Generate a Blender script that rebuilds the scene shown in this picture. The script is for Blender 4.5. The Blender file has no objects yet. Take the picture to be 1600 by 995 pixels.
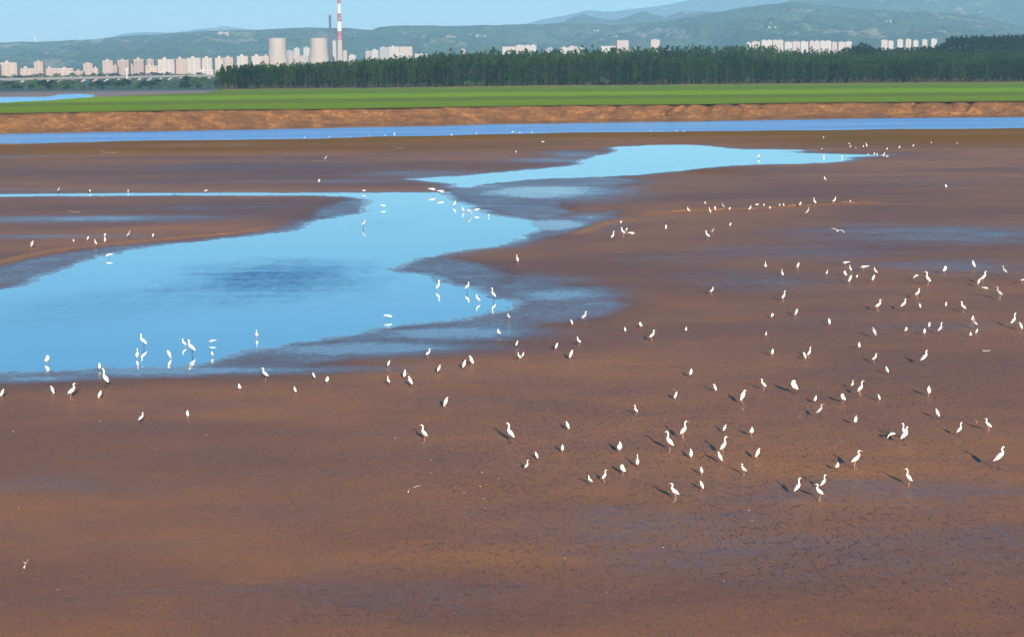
import bpy, math, random
import numpy as np
from mathutils import Matrix, Vector

random.seed(7)
RNG = np.random.default_rng(11)
SC = bpy.context.scene
COL = SC.collection

# ------------------------------------------------------------------ camera
F_PX, CAM_H, HOR_V = 3100.0, 17.0, 98.0          # focal length in photo pixels, drone height, horizon row
PITCH = math.atan((497.5 - HOR_V) / F_PX)
ROLL = math.radians(0.4)
FWD = np.array([0.0, math.cos(PITCH), -math.sin(PITCH)])
R0 = np.array([1.0, 0.0, 0.0]); U0 = np.array([0.0, math.sin(PITCH), math.cos(PITCH)])
RGT = math.cos(ROLL) * R0 - math.sin(ROLL) * U0
UPV = math.sin(ROLL) * R0 + math.cos(ROLL) * U0
cam = bpy.data.cameras.new('camera')
cam.sensor_width = 36.0; cam.lens = 36.0 * F_PX / 1600.0
cam.clip_start = 0.5; cam.clip_end = 60000.0
cam_ob = bpy.data.objects.new('camera', cam); COL.objects.link(cam_ob)
M = Matrix.Identity(4)
for i in range(3):
    M[i][0] = RGT[i]; M[i][1] = UPV[i]; M[i][2] = -FWD[i]
M[2][3] = CAM_H
cam_ob.matrix_world = M
SC.camera = cam_ob

# ------------------------------------------------------------------ world, sun, exposure
SUN_EL, SUN_AZ = math.radians(13.4), math.radians(9.3)   # sun behind the camera, a little to its right
w = bpy.data.worlds.new('World'); SC.world = w; w.use_nodes = True
nt = w.node_tree; nt.nodes.clear()
sky = nt.nodes.new('ShaderNodeTexSky'); sky.sky_type = 'NISHITA'; sky.sun_disc = False
sky.sun_elevation = SUN_EL; sky.sun_rotation = math.pi - SUN_AZ
sky.air_density = 1.0; sky.dust_density = 0.0; sky.ozone_density = 6.5; sky.altitude = 0
hs = nt.nodes.new('ShaderNodeHueSaturation'); hs.inputs['Saturation'].default_value = 1.0
bg = nt.nodes.new('ShaderNodeBackground'); bg.inputs['Strength'].default_value = 0.056
wo = nt.nodes.new('ShaderNodeOutputWorld')
nt.links.new(sky.outputs[0], hs.inputs['Color']); nt.links.new(hs.outputs[0], bg.inputs[0]); nt.links.new(bg.outputs[0], wo.inputs[0])
sun = bpy.data.lights.new('sun', 'SUN'); sun.energy = 5.0; sun.angle = math.radians(0.5); sun.color = (1.0, 0.86, 0.70)
sun_ob = bpy.data.objects.new('sun', sun); COL.objects.link(sun_ob)
SUN_DIR = Vector((math.sin(SUN_AZ) * math.cos(SUN_EL), -math.cos(SUN_AZ) * math.cos(SUN_EL), math.sin(SUN_EL)))
sun_ob.rotation_euler = SUN_DIR.to_track_quat('Z', 'Y').to_euler()
sun_ob.location = (40, -60, 60)
SC.view_settings.view_transform = 'Standard'; SC.view_settings.look = 'None'
SC.view_settings.gamma = 1.0; SC.view_settings.exposure = 1.15
SC.render.engine = 'CYCLES'
SC.cycles.max_bounces = 6; SC.cycles.diffuse_bounces = 2; SC.cycles.glossy_bounces = 3; SC.cycles.volume_bounces = 0
SC.cycles.transparent_max_bounces = 6
SC.cycles.use_denoising = True

# ------------------------------------------------------------------ helpers
def hor(u):                                   # horizon row in photo pixels at column u
    return HOR_V - (np.asarray(u, float) - 800.0) * math.tan(ROLL)
def ray(u, v):
    return RGT * ((u - 800.0) / F_PX) + UPV * ((497.5 - v) / F_PX) + FWD
def px(u, v, z=0.0):                          # pixel -> point on the level z
    d = ray(u, v); t = (z - CAM_H) / d[2]
    return np.array([d[0] * t, d[1] * t, z])
def pxd(u, v, y):                             # pixel -> point at forward distance y
    d = ray(u, v); t = y / d[1]
    return np.array([d[0] * t, y, CAM_H + d[2] * t])
def interp(tab):
    a = np.array(tab, float)
    return lambda u: np.interp(u, a[:, 0], a[:, 1])

def _h2(ix, iy, seed):
    n = (ix.astype(np.int64) * 374761393 + iy.astype(np.int64) * 668265263 + seed * 974634721) & 0xFFFFFFFF
    n = ((n ^ (n >> 13)) * 1274126177) & 0xFFFFFFFF
    n = (n ^ (n >> 16)) & 0xFFFF
    return n / 65535.0
def vnoise(x, y, seed=0):
    x = np.asarray(x, float); y = np.asarray(y, float)
    ix = np.floor(x).astype(np.int64); iy = np.floor(y).astype(np.int64)
    fx = x - ix; fy = y - iy
    fx = fx * fx * fx * (fx * (fx * 6 - 15) + 10); fy = fy * fy * fy * (fy * (fy * 6 - 15) + 10)
    a = _h2(ix, iy, seed); b = _h2(ix + 1, iy, seed); c = _h2(ix, iy + 1, seed); d = _h2(ix + 1, iy + 1, seed)
    return (a + (b - a) * fx) * (1 - fy) + (c + (d - c) * fx) * fy
def fbm(x, y, seed=0, octs=4, gain=0.5):      # about -1..1
    s = 0.0; amp = 1.0; tot = 0.0
    for o in range(octs):
        s = s + amp * (vnoise(x, y, seed + o * 17) * 2 - 1); tot += amp
        amp *= gain; x = x * 2.03 + 11.3; y = y * 2.03 + 5.7
    return s / tot
def sstep(a, b, x):
    t = np.clip((np.asarray(x, float) - a) / (b - a), 0, 1); return t * t * (3 - 2 * t)

def poly_sdf(P, poly):                        # signed distance, negative inside
    P = np.asarray(P); d2 = np.full(len(P), 1e18); ins = np.zeros(len(P), bool)
    n = len(poly)
    for i in range(n):
        a = poly[i]; b = poly[(i + 1) % n]; e = b - a
        wv = P - a; t = np.clip((wv @ e) / max(e @ e, 1e-9), 0, 1)
        q = wv - t[:, None] * e; d2 = np.minimum(d2, (q * q).sum(1))
        c = (a[1] > P[:, 1]) != (b[1] > P[:, 1])
        if c.any():
            xi = a[0] + (P[:, 1] - a[1]) * e[0] / (e[1] if abs(e[1]) > 1e-9 else 1e-9)
            ins ^= c & (P[:, 0] < xi)
    d = np.sqrt(d2); return np.where(ins, -d, d)
def line_dist(P, pts):
    d2 = np.full(len(P), 1e18)
    for a, b in zip(pts[:-1], pts[1:]):
        e = b - a; wv = P - a; t = np.clip((wv @ e) / max(e @ e, 1e-9), 0, 1)
        q = wv - t[:, None] * e; d2 = np.minimum(d2, (q * q).sum(1))
    return np.sqrt(d2)

def mesh_np(name, verts, faces, mat=None, smooth=False, attrs=None):
    verts = np.asarray(verts, np.float32); me = bpy.data.meshes.new(name)
    if isinstance(faces, np.ndarray):
        nf, k = faces.shape
        me.vertices.add(len(verts)); me.vertices.foreach_set('co', verts.ravel())
        me.loops.add(nf * k); me.loops.foreach_set('vertex_index', faces.astype(np.int32).ravel())
        me.polygons.add(nf); me.polygons.foreach_set('loop_start', np.arange(0, nf * k, k, dtype=np.int32))
        me.update(calc_edges=True)
    else:
        me.from_pydata([tuple(map(float, v)) for v in verts], [], [tuple(map(int, f)) for f in faces]); me.update()
    if smooth:
        me.polygons.foreach_set('use_smooth', np.ones(len(me.polygons), bool))
    for k_, a in (attrs or {}).items():
        at = me.attributes.new(k_, 'FLOAT', 'POINT'); at.data.foreach_set('value', np.asarray(a, np.float32))
    if mat is not None:
        for m in (mat if isinstance(mat, (list, tuple)) else [mat]): me.materials.append(m)
    return me
def grid_faces(nr, nc, wrap=False):
    r = np.arange(nr - 1)[:, None]; c = np.arange(nc if wrap else nc - 1)[None, :]
    c2 = (c + 1) % nc
    return np.stack([r * nc + c, r * nc + c2, (r + 1) * nc + c2, (r + 1) * nc + c], -1).reshape(-1, 4)
def link(name, me, parent=None, loc=None, rz=0.0, sc=None):
    o = bpy.data.objects.new(name, me); COL.objects.link(o)
    if parent is not None: o.parent = parent
    if loc is not None: o.location = [float(c) for c in loc]
    if rz: o.rotation_euler[2] = rz
    if sc is not None: o.scale = sc if hasattr(sc, '__len__') else (sc, sc, sc)
    return o
def tag(o, label=None, cat=None, group=None, kind=None):
    if label: o['label'] = label
    if cat: o['category'] = cat
    if group: o['group'] = group
    if kind: o['kind'] = kind
    return o
class MB:                                     # collects simple shapes into one mesh
    def __init__(s): s.v = []; s.f = []; s.m = []
    def add(s, vs, fs, mi=0):
        b = len(s.v); s.v += [tuple(map(float, p)) for p in vs]
        s.f += [tuple(b + i for i in f) for f in fs]; s.m += [mi] * len(fs)
    def box(s, x0, x1, y0, y1, z0, z1, mi=0):
        s.add([(x0, y0, z0), (x1, y0, z0), (x1, y1, z0), (x0, y1, z0), (x0, y0, z1), (x1, y0, z1), (x1, y1, z1), (x0, y1, z1)],
              [(0, 3, 2, 1), (4, 5, 6, 7), (0, 1, 5, 4), (1, 2, 6, 5), (2, 3, 7, 6), (3, 0, 4, 7)], mi)
    def tube(s, pts, rad, n=8, mi=0, flat=None, cap=True):
        pts = [np.array(p, float) for p in pts]; rings = []
        for i, p in enumerate(pts):
            t = pts[min(i + 1, len(pts) - 1)] - pts[max(i - 1, 0)]; t = t / max(np.linalg.norm(t), 1e-9)
            side = np.cross(t, (0, 0, 1.0)) if abs(t[2]) < 0.999 else np.array([0, 1.0, 0])
            if flat is not None: side = np.array(flat, float) - t * (np.array(flat) @ t)
            side /= max(np.linalg.norm(side), 1e-9); up = np.cross(side, t)
            r = rad[i] if hasattr(rad[i], '__len__') else (rad[i], rad[i])
            rings.append([p + side * r[0] * math.cos(a) + up * r[1] * math.sin(a) for a in np.linspace(0, 2 * math.pi, n, endpoint=False)])
        vs = [q for r in rings for q in r]; fs = []
        for i in range(len(pts) - 1):
            for j in range(n):
                k = (j + 1) % n; fs.append((i * n + j, (i + 1) * n + j, (i + 1) * n + k, i * n + k))
        if cap: fs.append(tuple(range(n))); fs.append(tuple(range((len(pts) - 1) * n, len(pts) * n))[::-1])
        s.add(vs, fs, mi)
    def mesh(s, name, mats, smooth=False):
        me = mesh_np(name, s.v, s.f, mats, smooth)
        if isinstance(mats, (list, tuple)) and len(mats) > 1: me.polygons.foreach_set('material_index', s.m)
        return me

# ------------------------------------------------------------------ materials
class NB:
    def __init__(s, name):
        s.m = bpy.data.materials.new(name); s.m.use_nodes = True; s.t = s.m.node_tree; s.t.nodes.clear()
        s.out = s.t.nodes.new('ShaderNodeOutputMaterial')
    def n(s, typ, **kw):
        nd = s.t.nodes.new(typ)
        for k, v in kw.items():
            if k in nd.inputs: s.put(nd.inputs[k], v)
            else: setattr(nd, k, v)
        return nd
    def put(s, inp, v):
        if isinstance(v, bpy.types.NodeSocket): s.t.links.new(v, inp)
        else: inp.default_value = v
    def math(s, op, a, b=0.0, clamp=False):
        nd = s.t.nodes.new('ShaderNodeMath'); nd.operation = op; nd.use_clamp = clamp
        s.put(nd.inputs[0], a); s.put(nd.inputs[1], b); return nd.outputs[0]
    def mix(s, f, a, b, blend='MIX'):
        nd = s.t.nodes.new('ShaderNodeMix'); nd.data_type = 'RGBA'; nd.blend_type = blend
        s.put(nd.inputs[0], f); s.put(nd.inputs[6], a); s.put(nd.inputs[7], b); return nd.outputs[2]
    def noise(s, vec, scale, detail=4.0, rough=0.55, out='Fac'):
        nd = s.n('ShaderNodeTexNoise', Scale=scale, Detail=detail, Roughness=rough); s.put(nd.inputs['Vector'], vec); return nd.outputs[out]
    def ramp(s, f, lo, hi, a=0.0, b=1.0):
        nd = s.t.nodes.new('ShaderNodeMapRange'); nd.interpolation_type = 'SMOOTHSTEP'
        s.put(nd.inputs[0], f); nd.inputs[1].default_value = lo; nd.inputs[2].default_value = hi
        s.put(nd.inputs[3], a); s.put(nd.inputs[4], b); return nd.outputs[0]
    def attr(s, name): return s.n('ShaderNodeAttribute', attribute_name=name).outputs['Fac']
    def pos(s): return s.n('ShaderNodeNewGeometry').outputs['Position']
    def scl(s, vec, x, y, z):
        nd = s.t.nodes.new('ShaderNodeVectorMath'); nd.operation = 'MULTIPLY'; s.put(nd.inputs[0], vec); nd.inputs[1].default_value = (x, y, z); return nd.outputs[0]
    def bump(s, h, strength=0.3, dist=0.05):
        return s.n('ShaderNodeBump', Height=h, Strength=strength, Distance=dist).outputs[0]
    def pbsdf(s, **kw): return s.n('ShaderNodeBsdfPrincipled', **kw)
    def surf(s, sh): s.t.links.new(sh, s.out.inputs[0]); return s.m
def rgb(r, g, b): return (r, g, b, 1.0)

def plain(name, c, rough=0.8, var=0.15, scale=3.0):
    b = NB(name); nz = b.noise(b.n('ShaderNodeTexCoord').outputs['Object'], scale, 4)
    col = b.mix(b.ramp(nz, 0.3, 0.7), rgb(*[x * (1 - var) for x in c]), rgb(*[min(1, x * (1 + var)) for x in c]))
    return b.surf(b.pbsdf(**{'Base Color': col, 'Roughness': rough}).outputs[0])

def mat_mud():
    b = NB('mud'); p = b.pos()
    wet = b.attr('wet'); sand = b.attr('sand'); crack = b.attr('crack'); olive = b.attr('olive'); far = b.attr('farsand')
    st = b.scl(p, 0.55, 1.0, 1.0)
    n_big = b.noise(st, 0.035, 5, 0.6); n_mid = b.noise(st, 0.25, 5, 0.62); n_fine = b.noise(p, 2.2, 6, 0.7); n_grain = b.noise(p, 9.0, 3, 0.7)
    c = b.mix(b.ramp(n_big, 0.38, 0.62), rgb(0.205, 0.094, 0.050), rgb(0.360, 0.160, 0.046))
    c = b.mix(b.math('MULTIPLY', b.ramp(n_mid, 0.42, 0.7), 0.6), c, rgb(0.205, 0.105, 0.076))
    c = b.mix(b.math('MULTIPLY', b.ramp(n_fine, 0.45, 0.75), 0.4), c, rgb(0.390, 0.180, 0.054))
    c = b.mix(b.math('MULTIPLY', b.ramp(n_grain, 0.5, 0.64), 0.55), c, rgb(0.105, 0.050, 0.034))
    c = b.mix(b.math('MULTIPLY', olive, b.ramp(n_mid, 0.25, 0.6, 0.45, 1.0)), c, rgb(0.205, 0.115, 0.016))
    c = b.mix(b.math('MULTIPLY', sand, b.ramp(n_fine, 0.3, 0.6, 0.55, 1.0)), c, rgb(0.36, 0.17, 0.05))
    c = b.mix(far, c, rgb(0.30, 0.19, 0.14))
    c = b.mix(b.attr('veg'), c, rgb(0.040, 0.085, 0.035))
    c = b.mix(b.math('MULTIPLY', b.attr('moist'), 0.6), c, rgb(0.075, 0.036, 0.022))
    # wetness broken up into streaks and puddles
    puddle = b.math('ADD', b.math('MULTIPLY', b.noise(b.scl(p, 0.35, 0.6, 1.0), 0.35, 5, 0.7), 0.4), b.math('MULTIPLY', b.noise(b.scl(p, 0.6, 0.5, 1.0), 2.6, 7, 0.85), 0.6))
    w2 = b.math('ADD', wet, b.math('MULTIPLY', b.math('SUBTRACT', puddle, 0.5), 2.1))
    w2 = b.math('MULTIPLY', b.ramp(w2, 0.15, 1.05), b.ramp(wet, 0.02, 0.3))
    film = b.ramp(w2, 0.93, 1.0)
    # pits and footprints
    pit = b.n('ShaderNodeTexVoronoi', feature='F1', Scale=2.6, voronoi_dimensions='2D'); b.put(pit.inputs['Vector'], b.scl(p, 1.0, 0.8, 1.0))
    pm = b.math('MULTIPLY', b.ramp(pit.outputs['Distance'], 0.13, 0.07), b.ramp(b.noise(p, 0.55, 4, 0.6), 0.50, 0.60))
    c = b.mix(b.math('MULTIPLY', pm, 0.75), c, rgb(0.050, 0.030, 0.026))
    # shrinkage cracks
    wn = b.n('ShaderNodeTexNoise', Scale=1.6, Detail=2.0); b.put(wn.inputs['Vector'], p)
    wob = b.t.nodes.new('ShaderNodeVectorMath'); wob.operation = 'MULTIPLY_ADD'
    b.put(wob.inputs[0], wn.outputs['Color']); wob.inputs[1].default_value = (0.35, 0.45, 0); b.put(wob.inputs[2], p)
    vo = b.n('ShaderNodeTexVoronoi', feature='DISTANCE_TO_EDGE', Scale=1.0, voronoi_dimensions='2D'); b.put(vo.inputs['Vector'], b.scl(wob.outputs[0], 3.3, 0.9, 1.0))
    gap = b.ramp(b.noise(b.scl(p, 1, .7, 1), 3.0, 3, 0.6), 0.46, 0.58, 0.0, 1.0)
    width = b.math('MULTIPLY', b.math('MULTIPLY', crack, gap), 0.056)
    ck = b.math('MULTIPLY', b.math('LESS_THAN', vo.outputs['Distance'], width), b.ramp(crack, 0.05, 0.3))
    c = b.mix(b.math('MULTIPLY', ck, 0.85), c, rgb(0.030, 0.020, 0.018))
    c = b.mix(b.math('MULTIPLY', w2, 0.72), c, rgb(0.040, 0.036, 0.046))
    rough = b.math('SUBTRACT', b.math('ADD', 0.52, b.math('MULTIPLY', olive, 0.4)), b.math('MULTIPLY', w2, 0.30))
    rough = b.math('SUBTRACT', rough, b.math('MULTIPLY', film, 0.17))
    hgt = b.math('ADD', b.math('MULTIPLY', n_fine, 0.6), b.math('MULTIPLY', n_grain, 0.25))
    hgt = b.math('SUBTRACT', hgt, b.math('ADD', b.math('MULTIPLY', ck, 1.2), b.math('MULTIPLY', pm, .8)))
    bs = b.math('SUBTRACT', 1.0, b.math('MULTIPLY', w2, 0.93))
    bp = b.n('ShaderNodeBump', Height=hgt, Distance=0.045); b.put(bp.inputs['Strength'], b.math('MULTIPLY', bs, 0.42))
    sh = b.pbsdf(**{'Base Color': c, 'Roughness': rough, 'Specular IOR Level': b.math('ADD', b.math('MULTIPLY', b.math('SUBTRACT', 1.0, olive), 0.15), b.math('MULTIPLY', w2, 0.62)), 'Normal': bp.outputs[0]})
    return b.surf(sh.outputs[0])

def mat_water(name, body, ruffle=None, tilt=0.30, scale=1.0, rough=0.03, everywhere=0.0):
    b = NB(name); p = b.pos()
    wv = b.noise(b.scl(p, 1.0, 2.2, 1.0), 2.6 * scale, 3, 0.6)
    h = b.math('ADD', wv, b.math('MULTIPLY', b.noise(b.scl(p, 1.0, 1.6, 1.0), 7.0 * scale, 2, 0.6), 0.4))
    amount = b.math('ADD', everywhere, 0.0)
    for (cx, cy, rx, ry, s) in (ruffle or []):
        mp = b.t.nodes.new('ShaderNodeVectorMath'); mp.operation = 'MULTIPLY_ADD'
        b.put(mp.inputs[0], p); mp.inputs[1].default_value = (1 / rx, 1 / ry, 0); mp.inputs[2].default_value = (-cx / rx, -cy / ry, 0)
        ln = b.t.nodes.new('ShaderNodeVectorMath'); ln.operation = 'LENGTH'; b.put(ln.inputs[0], mp.outputs[0])
        rr = b.math('ADD', ln.outputs['Value'], b.math('MULTIPLY', b.math('SUBTRACT', b.noise(b.scl(p, .7, .22, 1), 0.5, 6, 0.75), 0.5), 1.6))
        amount = b.math('ADD', amount, b.ramp(rr, 1.45, 0.0, 0.0, s))
    # wind ripples: patches where the near faces of small waves stand up and mirror the sky higher up
    streak = b.noise(b.scl(p, 0.8, 0.9, 1.0), 1.7 * scale, 5, 0.75); streak2 = b.noise(b.scl(p, .12, 1.0, 1.0), 0.35 * scale, 4, 0.7)
    k = b.math('ADD', amount, b.math('MULTIPLY', b.math('SUBTRACT', b.math('ADD', b.math('MULTIPLY', streak, .6), b.math('MULTIPLY', streak2, .4)), 0.5), b.math('MULTIPLY', b.ramp(amount, 0.0, 0.4), 2.4)), clamp=True)
    bp = b.n('ShaderNodeBump', Height=h, Distance=0.02); b.put(bp.inputs['Strength'], b.math('ADD', 0.02, b.math('MULTIPLY', k, 0.3)))
    nrm = b.t.nodes.new('ShaderNodeCombineXYZ'); b.put(nrm.inputs[0], b.math('MULTIPLY', b.math('SUBTRACT', wv, .5), .5)); b.put(nrm.inputs[1], b.math('MULTIPLY', b.math('MAXIMUM', b.math('ADD', b.math('MULTIPLY', streak2, 3.4), b.math('SUBTRACT', streak, 1.2)), .3), -tilt)); nrm.inputs[2].default_value = 1.0
    nv = b.t.nodes.new('ShaderNodeVectorMath'); nv.operation = 'NORMALIZE'; b.put(nv.inputs[0], nrm.outputs[0])
    g1 = b.n('ShaderNodeBsdfGlossy', Roughness=rough, Color=rgb(0.84, 0.99, 0.98), Normal=bp.outputs[0]); g2 = b.n('ShaderNodeBsdfGlossy', Roughness=0.12, Color=rgb(0.80, 0.92, 1.0), Normal=nv.outputs[0])
    gm = b.n('ShaderNodeMixShader'); b.put(gm.inputs[0], k); b.put(gm.inputs[1], g1.outputs[0]); b.put(gm.inputs[2], g2.outputs[0])
    dif = b.n('ShaderNodeBsdfDiffuse', Color=rgb(*body)); mx = b.n('ShaderNodeMixShader')
    fr = b.n('ShaderNodeFresnel', IOR=1.34)
    b.put(mx.inputs[0], b.math('ADD', b.math('MULTIPLY', fr.outputs[0], 0.95), 0.26, clamp=True)); b.put(mx.inputs[1], dif.outputs[0]); b.put(mx.inputs[2], gm.outputs[0])
    return b.surf(mx.outputs[0])

def mat_bank():
    b = NB('eroded_earth'); p = b.pos()
    n1 = b.noise(b.scl(p, 1, 1, 2.2), 0.18, 6, 0.7); n2 = b.noise(b.scl(p, .7, 1, 1.6), 0.9, 6, 0.8)
    c = b.mix(b.ramp(n1, 0.38, 0.62), rgb(0.100, 0.044, 0.014), rgb(0.155, 0.068, 0.018))
    c = b.mix(b.math('MULTIPLY', b.ramp(b.math('ADD', n2, b.math('MULTIPLY', b.math('SUBTRACT', n1, .5), .7)), 0.54, 0.70), 0.6), c, rgb(0.34, 0.16, 0.042))
    c = b.mix(b.math('MULTIPLY', b.ramp(n2, 0.47, 0.36), 0.6), c, rgb(0.075, 0.024, 0.009))
    sh = b.pbsdf(**{'Base Color': c, 'Roughness': 0.95, 'Normal': b.bump(b.math('ADD', n1, n2), 0.8, 0.5)})
    return b.surf(sh.outputs[0])

def mat_field():
    b = NB('field_grass'); p = b.pos(); t = b.attr('band')       # 0 at the river bank, 1 at the tree line
    n1 = b.noise(b.scl(p, 0.25, 1, 1), 0.02, 5, 0.65); n2 = b.noise(b.scl(p, 0.35, 1, 1), 0.25, 5, 0.7); n3 = b.noise(p, 1.5, 3, 0.7)
    tt = b.math('ADD', t, b.math('MULTIPLY', b.math('SUBTRACT', n1, 0.5), 0.16))
    cr = b.t.nodes.new('ShaderNodeValToRGB'); b.put(cr.inputs[0], tt); e = cr.color_ramp.elements
    stops = [(0.0, (0.16, 0.15, 0.020)), (0.035, (0.180, 0.310, 0.002)), (0.17, (0.185, 0.335, 0.002)), (0.23, (0.150, 0.225, 0.020)),
             (0.31, (0.155, 0.240, 0.016)), (0.38, (0.225, 0.420, 0.001)), (0.52, (0.220, 0.410, 0.001)), (0.60, (0.160, 0.250, 0.018)),
             (0.68, (0.135, 0.270, 0.006)), (0.86, (0.170, 0.280, 0.010)), (0.95, (0.24, 0.22, 0.055)), (1.0, (0.30, 0.22, 0.10))]
    while len(e) < len(stops): e.new(0.5)
    for k, (q, cc) in enumerate(stops): e[k].position = q; e[k].color = rgb(*cc)
    c = b.mix(b.math('MULTIPLY', b.ramp(n2, 0.5, 0.72), 0.45), cr.outputs[0], rgb(0.120, 0.115, 0.045))
    c = b.mix(b.math('MULTIPLY', b.ramp(n3, 0.45, 0.7), 0.25), c, rgb(0.05, 0.12, 0.006))
    sh = b.pbsdf(**{'Base Color': c, 'Roughness': 1.0, 'Specular IOR Level': 0.1, 'Normal': b.bump(b.math('ADD', n2, n3), 0.6, 0.4)})
    return b.surf(sh.outputs[0])

def mat_hill(name, a, b2, pale, amount):
    b = NB(name); p = b.pos()
    n1 = b.noise(p, 0.0016, 6, 0.65); n2 = b.noise(p, 0.011, 6, 0.75); n4 = b.noise(p, 0.045, 4, 0.75); n3 = b.noise(b.scl(p, 1, 0.5, 2.5), 0.0045, 7, 0.75)
    c = b.mix(b.ramp(n1, 0.4, 0.6), rgb(*a), rgb(*b2))
    c = b.mix(b.math('MULTIPLY', b.ramp(n2, 0.5, 0.62), 0.75), c, rgb(a[0] * .4, a[1] * .42, a[2] * .5))
    c = b.mix(b.math('MULTIPLY', b.ramp(n4, 0.52, 0.62), 0.75), c, rgb(a[0] * .35, a[1] * .38, a[2] * .4))
    c = b.mix(b.math('MULTIPLY', b.ramp(n3, 0.555, 0.62), amount), c, rgb(*pale))
    sh = b.pbsdf(**{'Base Color': c, 'Roughness': 1.0, 'Specular IOR Level': 0.0, 'Normal': b.bump(b.math('ADD', n2, b.math('MULTIPLY', n4, .4)), 1.0, 45.0)})
    return b.surf(sh.outputs[0])

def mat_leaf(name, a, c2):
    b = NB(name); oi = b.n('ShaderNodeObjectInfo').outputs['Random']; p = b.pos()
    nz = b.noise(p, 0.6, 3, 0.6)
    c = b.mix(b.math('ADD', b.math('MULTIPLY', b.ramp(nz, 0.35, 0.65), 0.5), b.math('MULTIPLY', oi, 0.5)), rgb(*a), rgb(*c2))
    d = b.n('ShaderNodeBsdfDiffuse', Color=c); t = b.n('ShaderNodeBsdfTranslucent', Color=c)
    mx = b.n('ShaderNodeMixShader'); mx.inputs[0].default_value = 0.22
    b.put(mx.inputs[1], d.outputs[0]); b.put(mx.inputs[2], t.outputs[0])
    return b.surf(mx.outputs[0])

MAT = {
    'mud': mat_mud(), 'bank': mat_bank(), 'field': mat_field(),
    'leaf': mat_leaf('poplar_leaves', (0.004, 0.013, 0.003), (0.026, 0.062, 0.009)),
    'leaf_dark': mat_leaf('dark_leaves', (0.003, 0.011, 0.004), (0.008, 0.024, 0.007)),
    'leaf_light': mat_leaf('light_leaves', (0.035, 0.075, 0.020), (0.070, 0.130, 0.030)),
    'leaf_willow': mat_leaf('willow_leaves', (0.030, 0.070, 0.035), (0.055, 0.105, 0.040)),
    'bark': plain('bark', (0.055, 0.046, 0.036), 0.9, 0.3, 1.5),
}

# ------------------------------------------------------------------ traced shorelines (photo pixels -> points on the water level)
POND = [(-700, 520), (-300, 476), (-60, 464), (0, 456), (45, 446), (65, 438), (85, 427), (106, 421), (131, 413), (156, 403), (176, 398), (201, 392), (226, 388),
        (251, 384), (276, 381), (327, 377), (400, 368.6), (448, 363), (475, 357), (490, 349), (510, 343), (531, 339), (561, 335), (580, 330), (575, 325), (581, 315),
        (573, 310), (551, 307), (513, 305.3), (400, 304.7), (200, 305.2), (0, 306.8), (-300, 309.5), (-300, 307.2), (0, 304.3), (200, 302.6), (400, 302.2), (560, 301.8), (690, 301),
        (696, 306.6), (709, 313), (727, 320), (752, 332), (772, 338), (800, 341), (825, 346), (838, 356), (828, 363), (815, 367), (800, 378), (772, 384.5), (739, 388),
        (701, 393), (671, 399.5), (646, 407), (626, 413), (608, 421), (618, 424.7), (639, 427), (666, 430), (679, 438.5), (701, 445), (727, 450), (744, 458.6), (757, 463.6),
        (784, 470), (792, 476), (777, 482), (752, 491), (714, 499), (676, 503), (626, 508), (586, 511.4), (561, 517.7), (525, 524.7), (488, 530), (438, 540), (400, 544),
        (377, 548), (357, 555), (332, 564), (301, 569), (264, 572.5), (213, 573.5), (151, 574), (100, 578), (0, 582.5), (-200, 592), (-600, 600)]
POOL = [(646, 280), (684, 277.7), (727, 275), (800, 268.5), (850, 264), (900, 259), (913, 256), (905, 252), (920, 248), (940, 243), (963, 239), (968, 235), (950, 231), (1005, 228),
        (1061, 226.6), (1101, 228), (1139, 232.4), (1166, 234), (1201, 233.7), (1252, 235), (1262, 236.5), (1214, 237.4), (1260, 240), (1300, 241), (1350, 242.3), (1390, 242.6), (1350, 244.2),
        (1313, 247.5), (1330, 250), (1293, 254), (1250, 255.6), (1200, 256.6), (1152, 258), (1114, 261), (1051, 267.6), (1001, 272.7), (951, 275), (900, 277.7),
        (850, 279), (800, 282.7), (752, 287.7), (727, 293), (704, 293), (717, 287.7), (696, 285), (671, 283)]
POND_W = np.array([px(u, v)[:2] for u, v in POND]); POOL_W = np.array([px(u, v)[:2] for u, v in POOL])
near_edge = interp([(-900, 245), (0, 227), (100, 223.5), (200, 220.5), (300, 219.5), (400, 218), (500, 217), (600, 213), (700, 211.5), (800, 209), (900, 207), (1000, 206), (1100, 205), (1200, 204), (1300, 203), (1400, 202), (1600, 200.5), (2500, 196)])
foot_edge = interp([(-900, 222), (0, 207.5), (200, 204.5), (400, 201), (600, 196), (800, 192), (1000, 189), (1200, 186), (1400, 184), (1600, 182), (2500, 176)])
top_edge = interp([(-900, 190), (0, 178), (100, 176.5), (200, 174.5), (300, 172.5), (400, 171.5), (500, 171), (600, 169.5), (700, 168), (800, 166.5), (900, 165), (1000, 164.5), (1100, 163.5), (1200, 162), (1300, 161), (1400, 160.5), (1500, 159.5), (1600, 159), (2500, 155)])
US = np.arange(-900, 2501, 50.0)
NEAR_W = np.array([px(u, near_edge(u))[:2] for u in US]); FOOT_W = np.array([px(u, foot_edge(u))[:2] for u in US])
RIVER_W = np.vstack([NEAR_W, FOOT_W[::-1] + np.array([0, 4.0])])
BACKRIVER_W = np.array([px(u, v)[:2] for u, v in [(-500, 155), (0, 152), (60, 151), (140, 149), (155, 150), (130, 153), (60, 162), (0, 166), (-500, 175)]])

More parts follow.
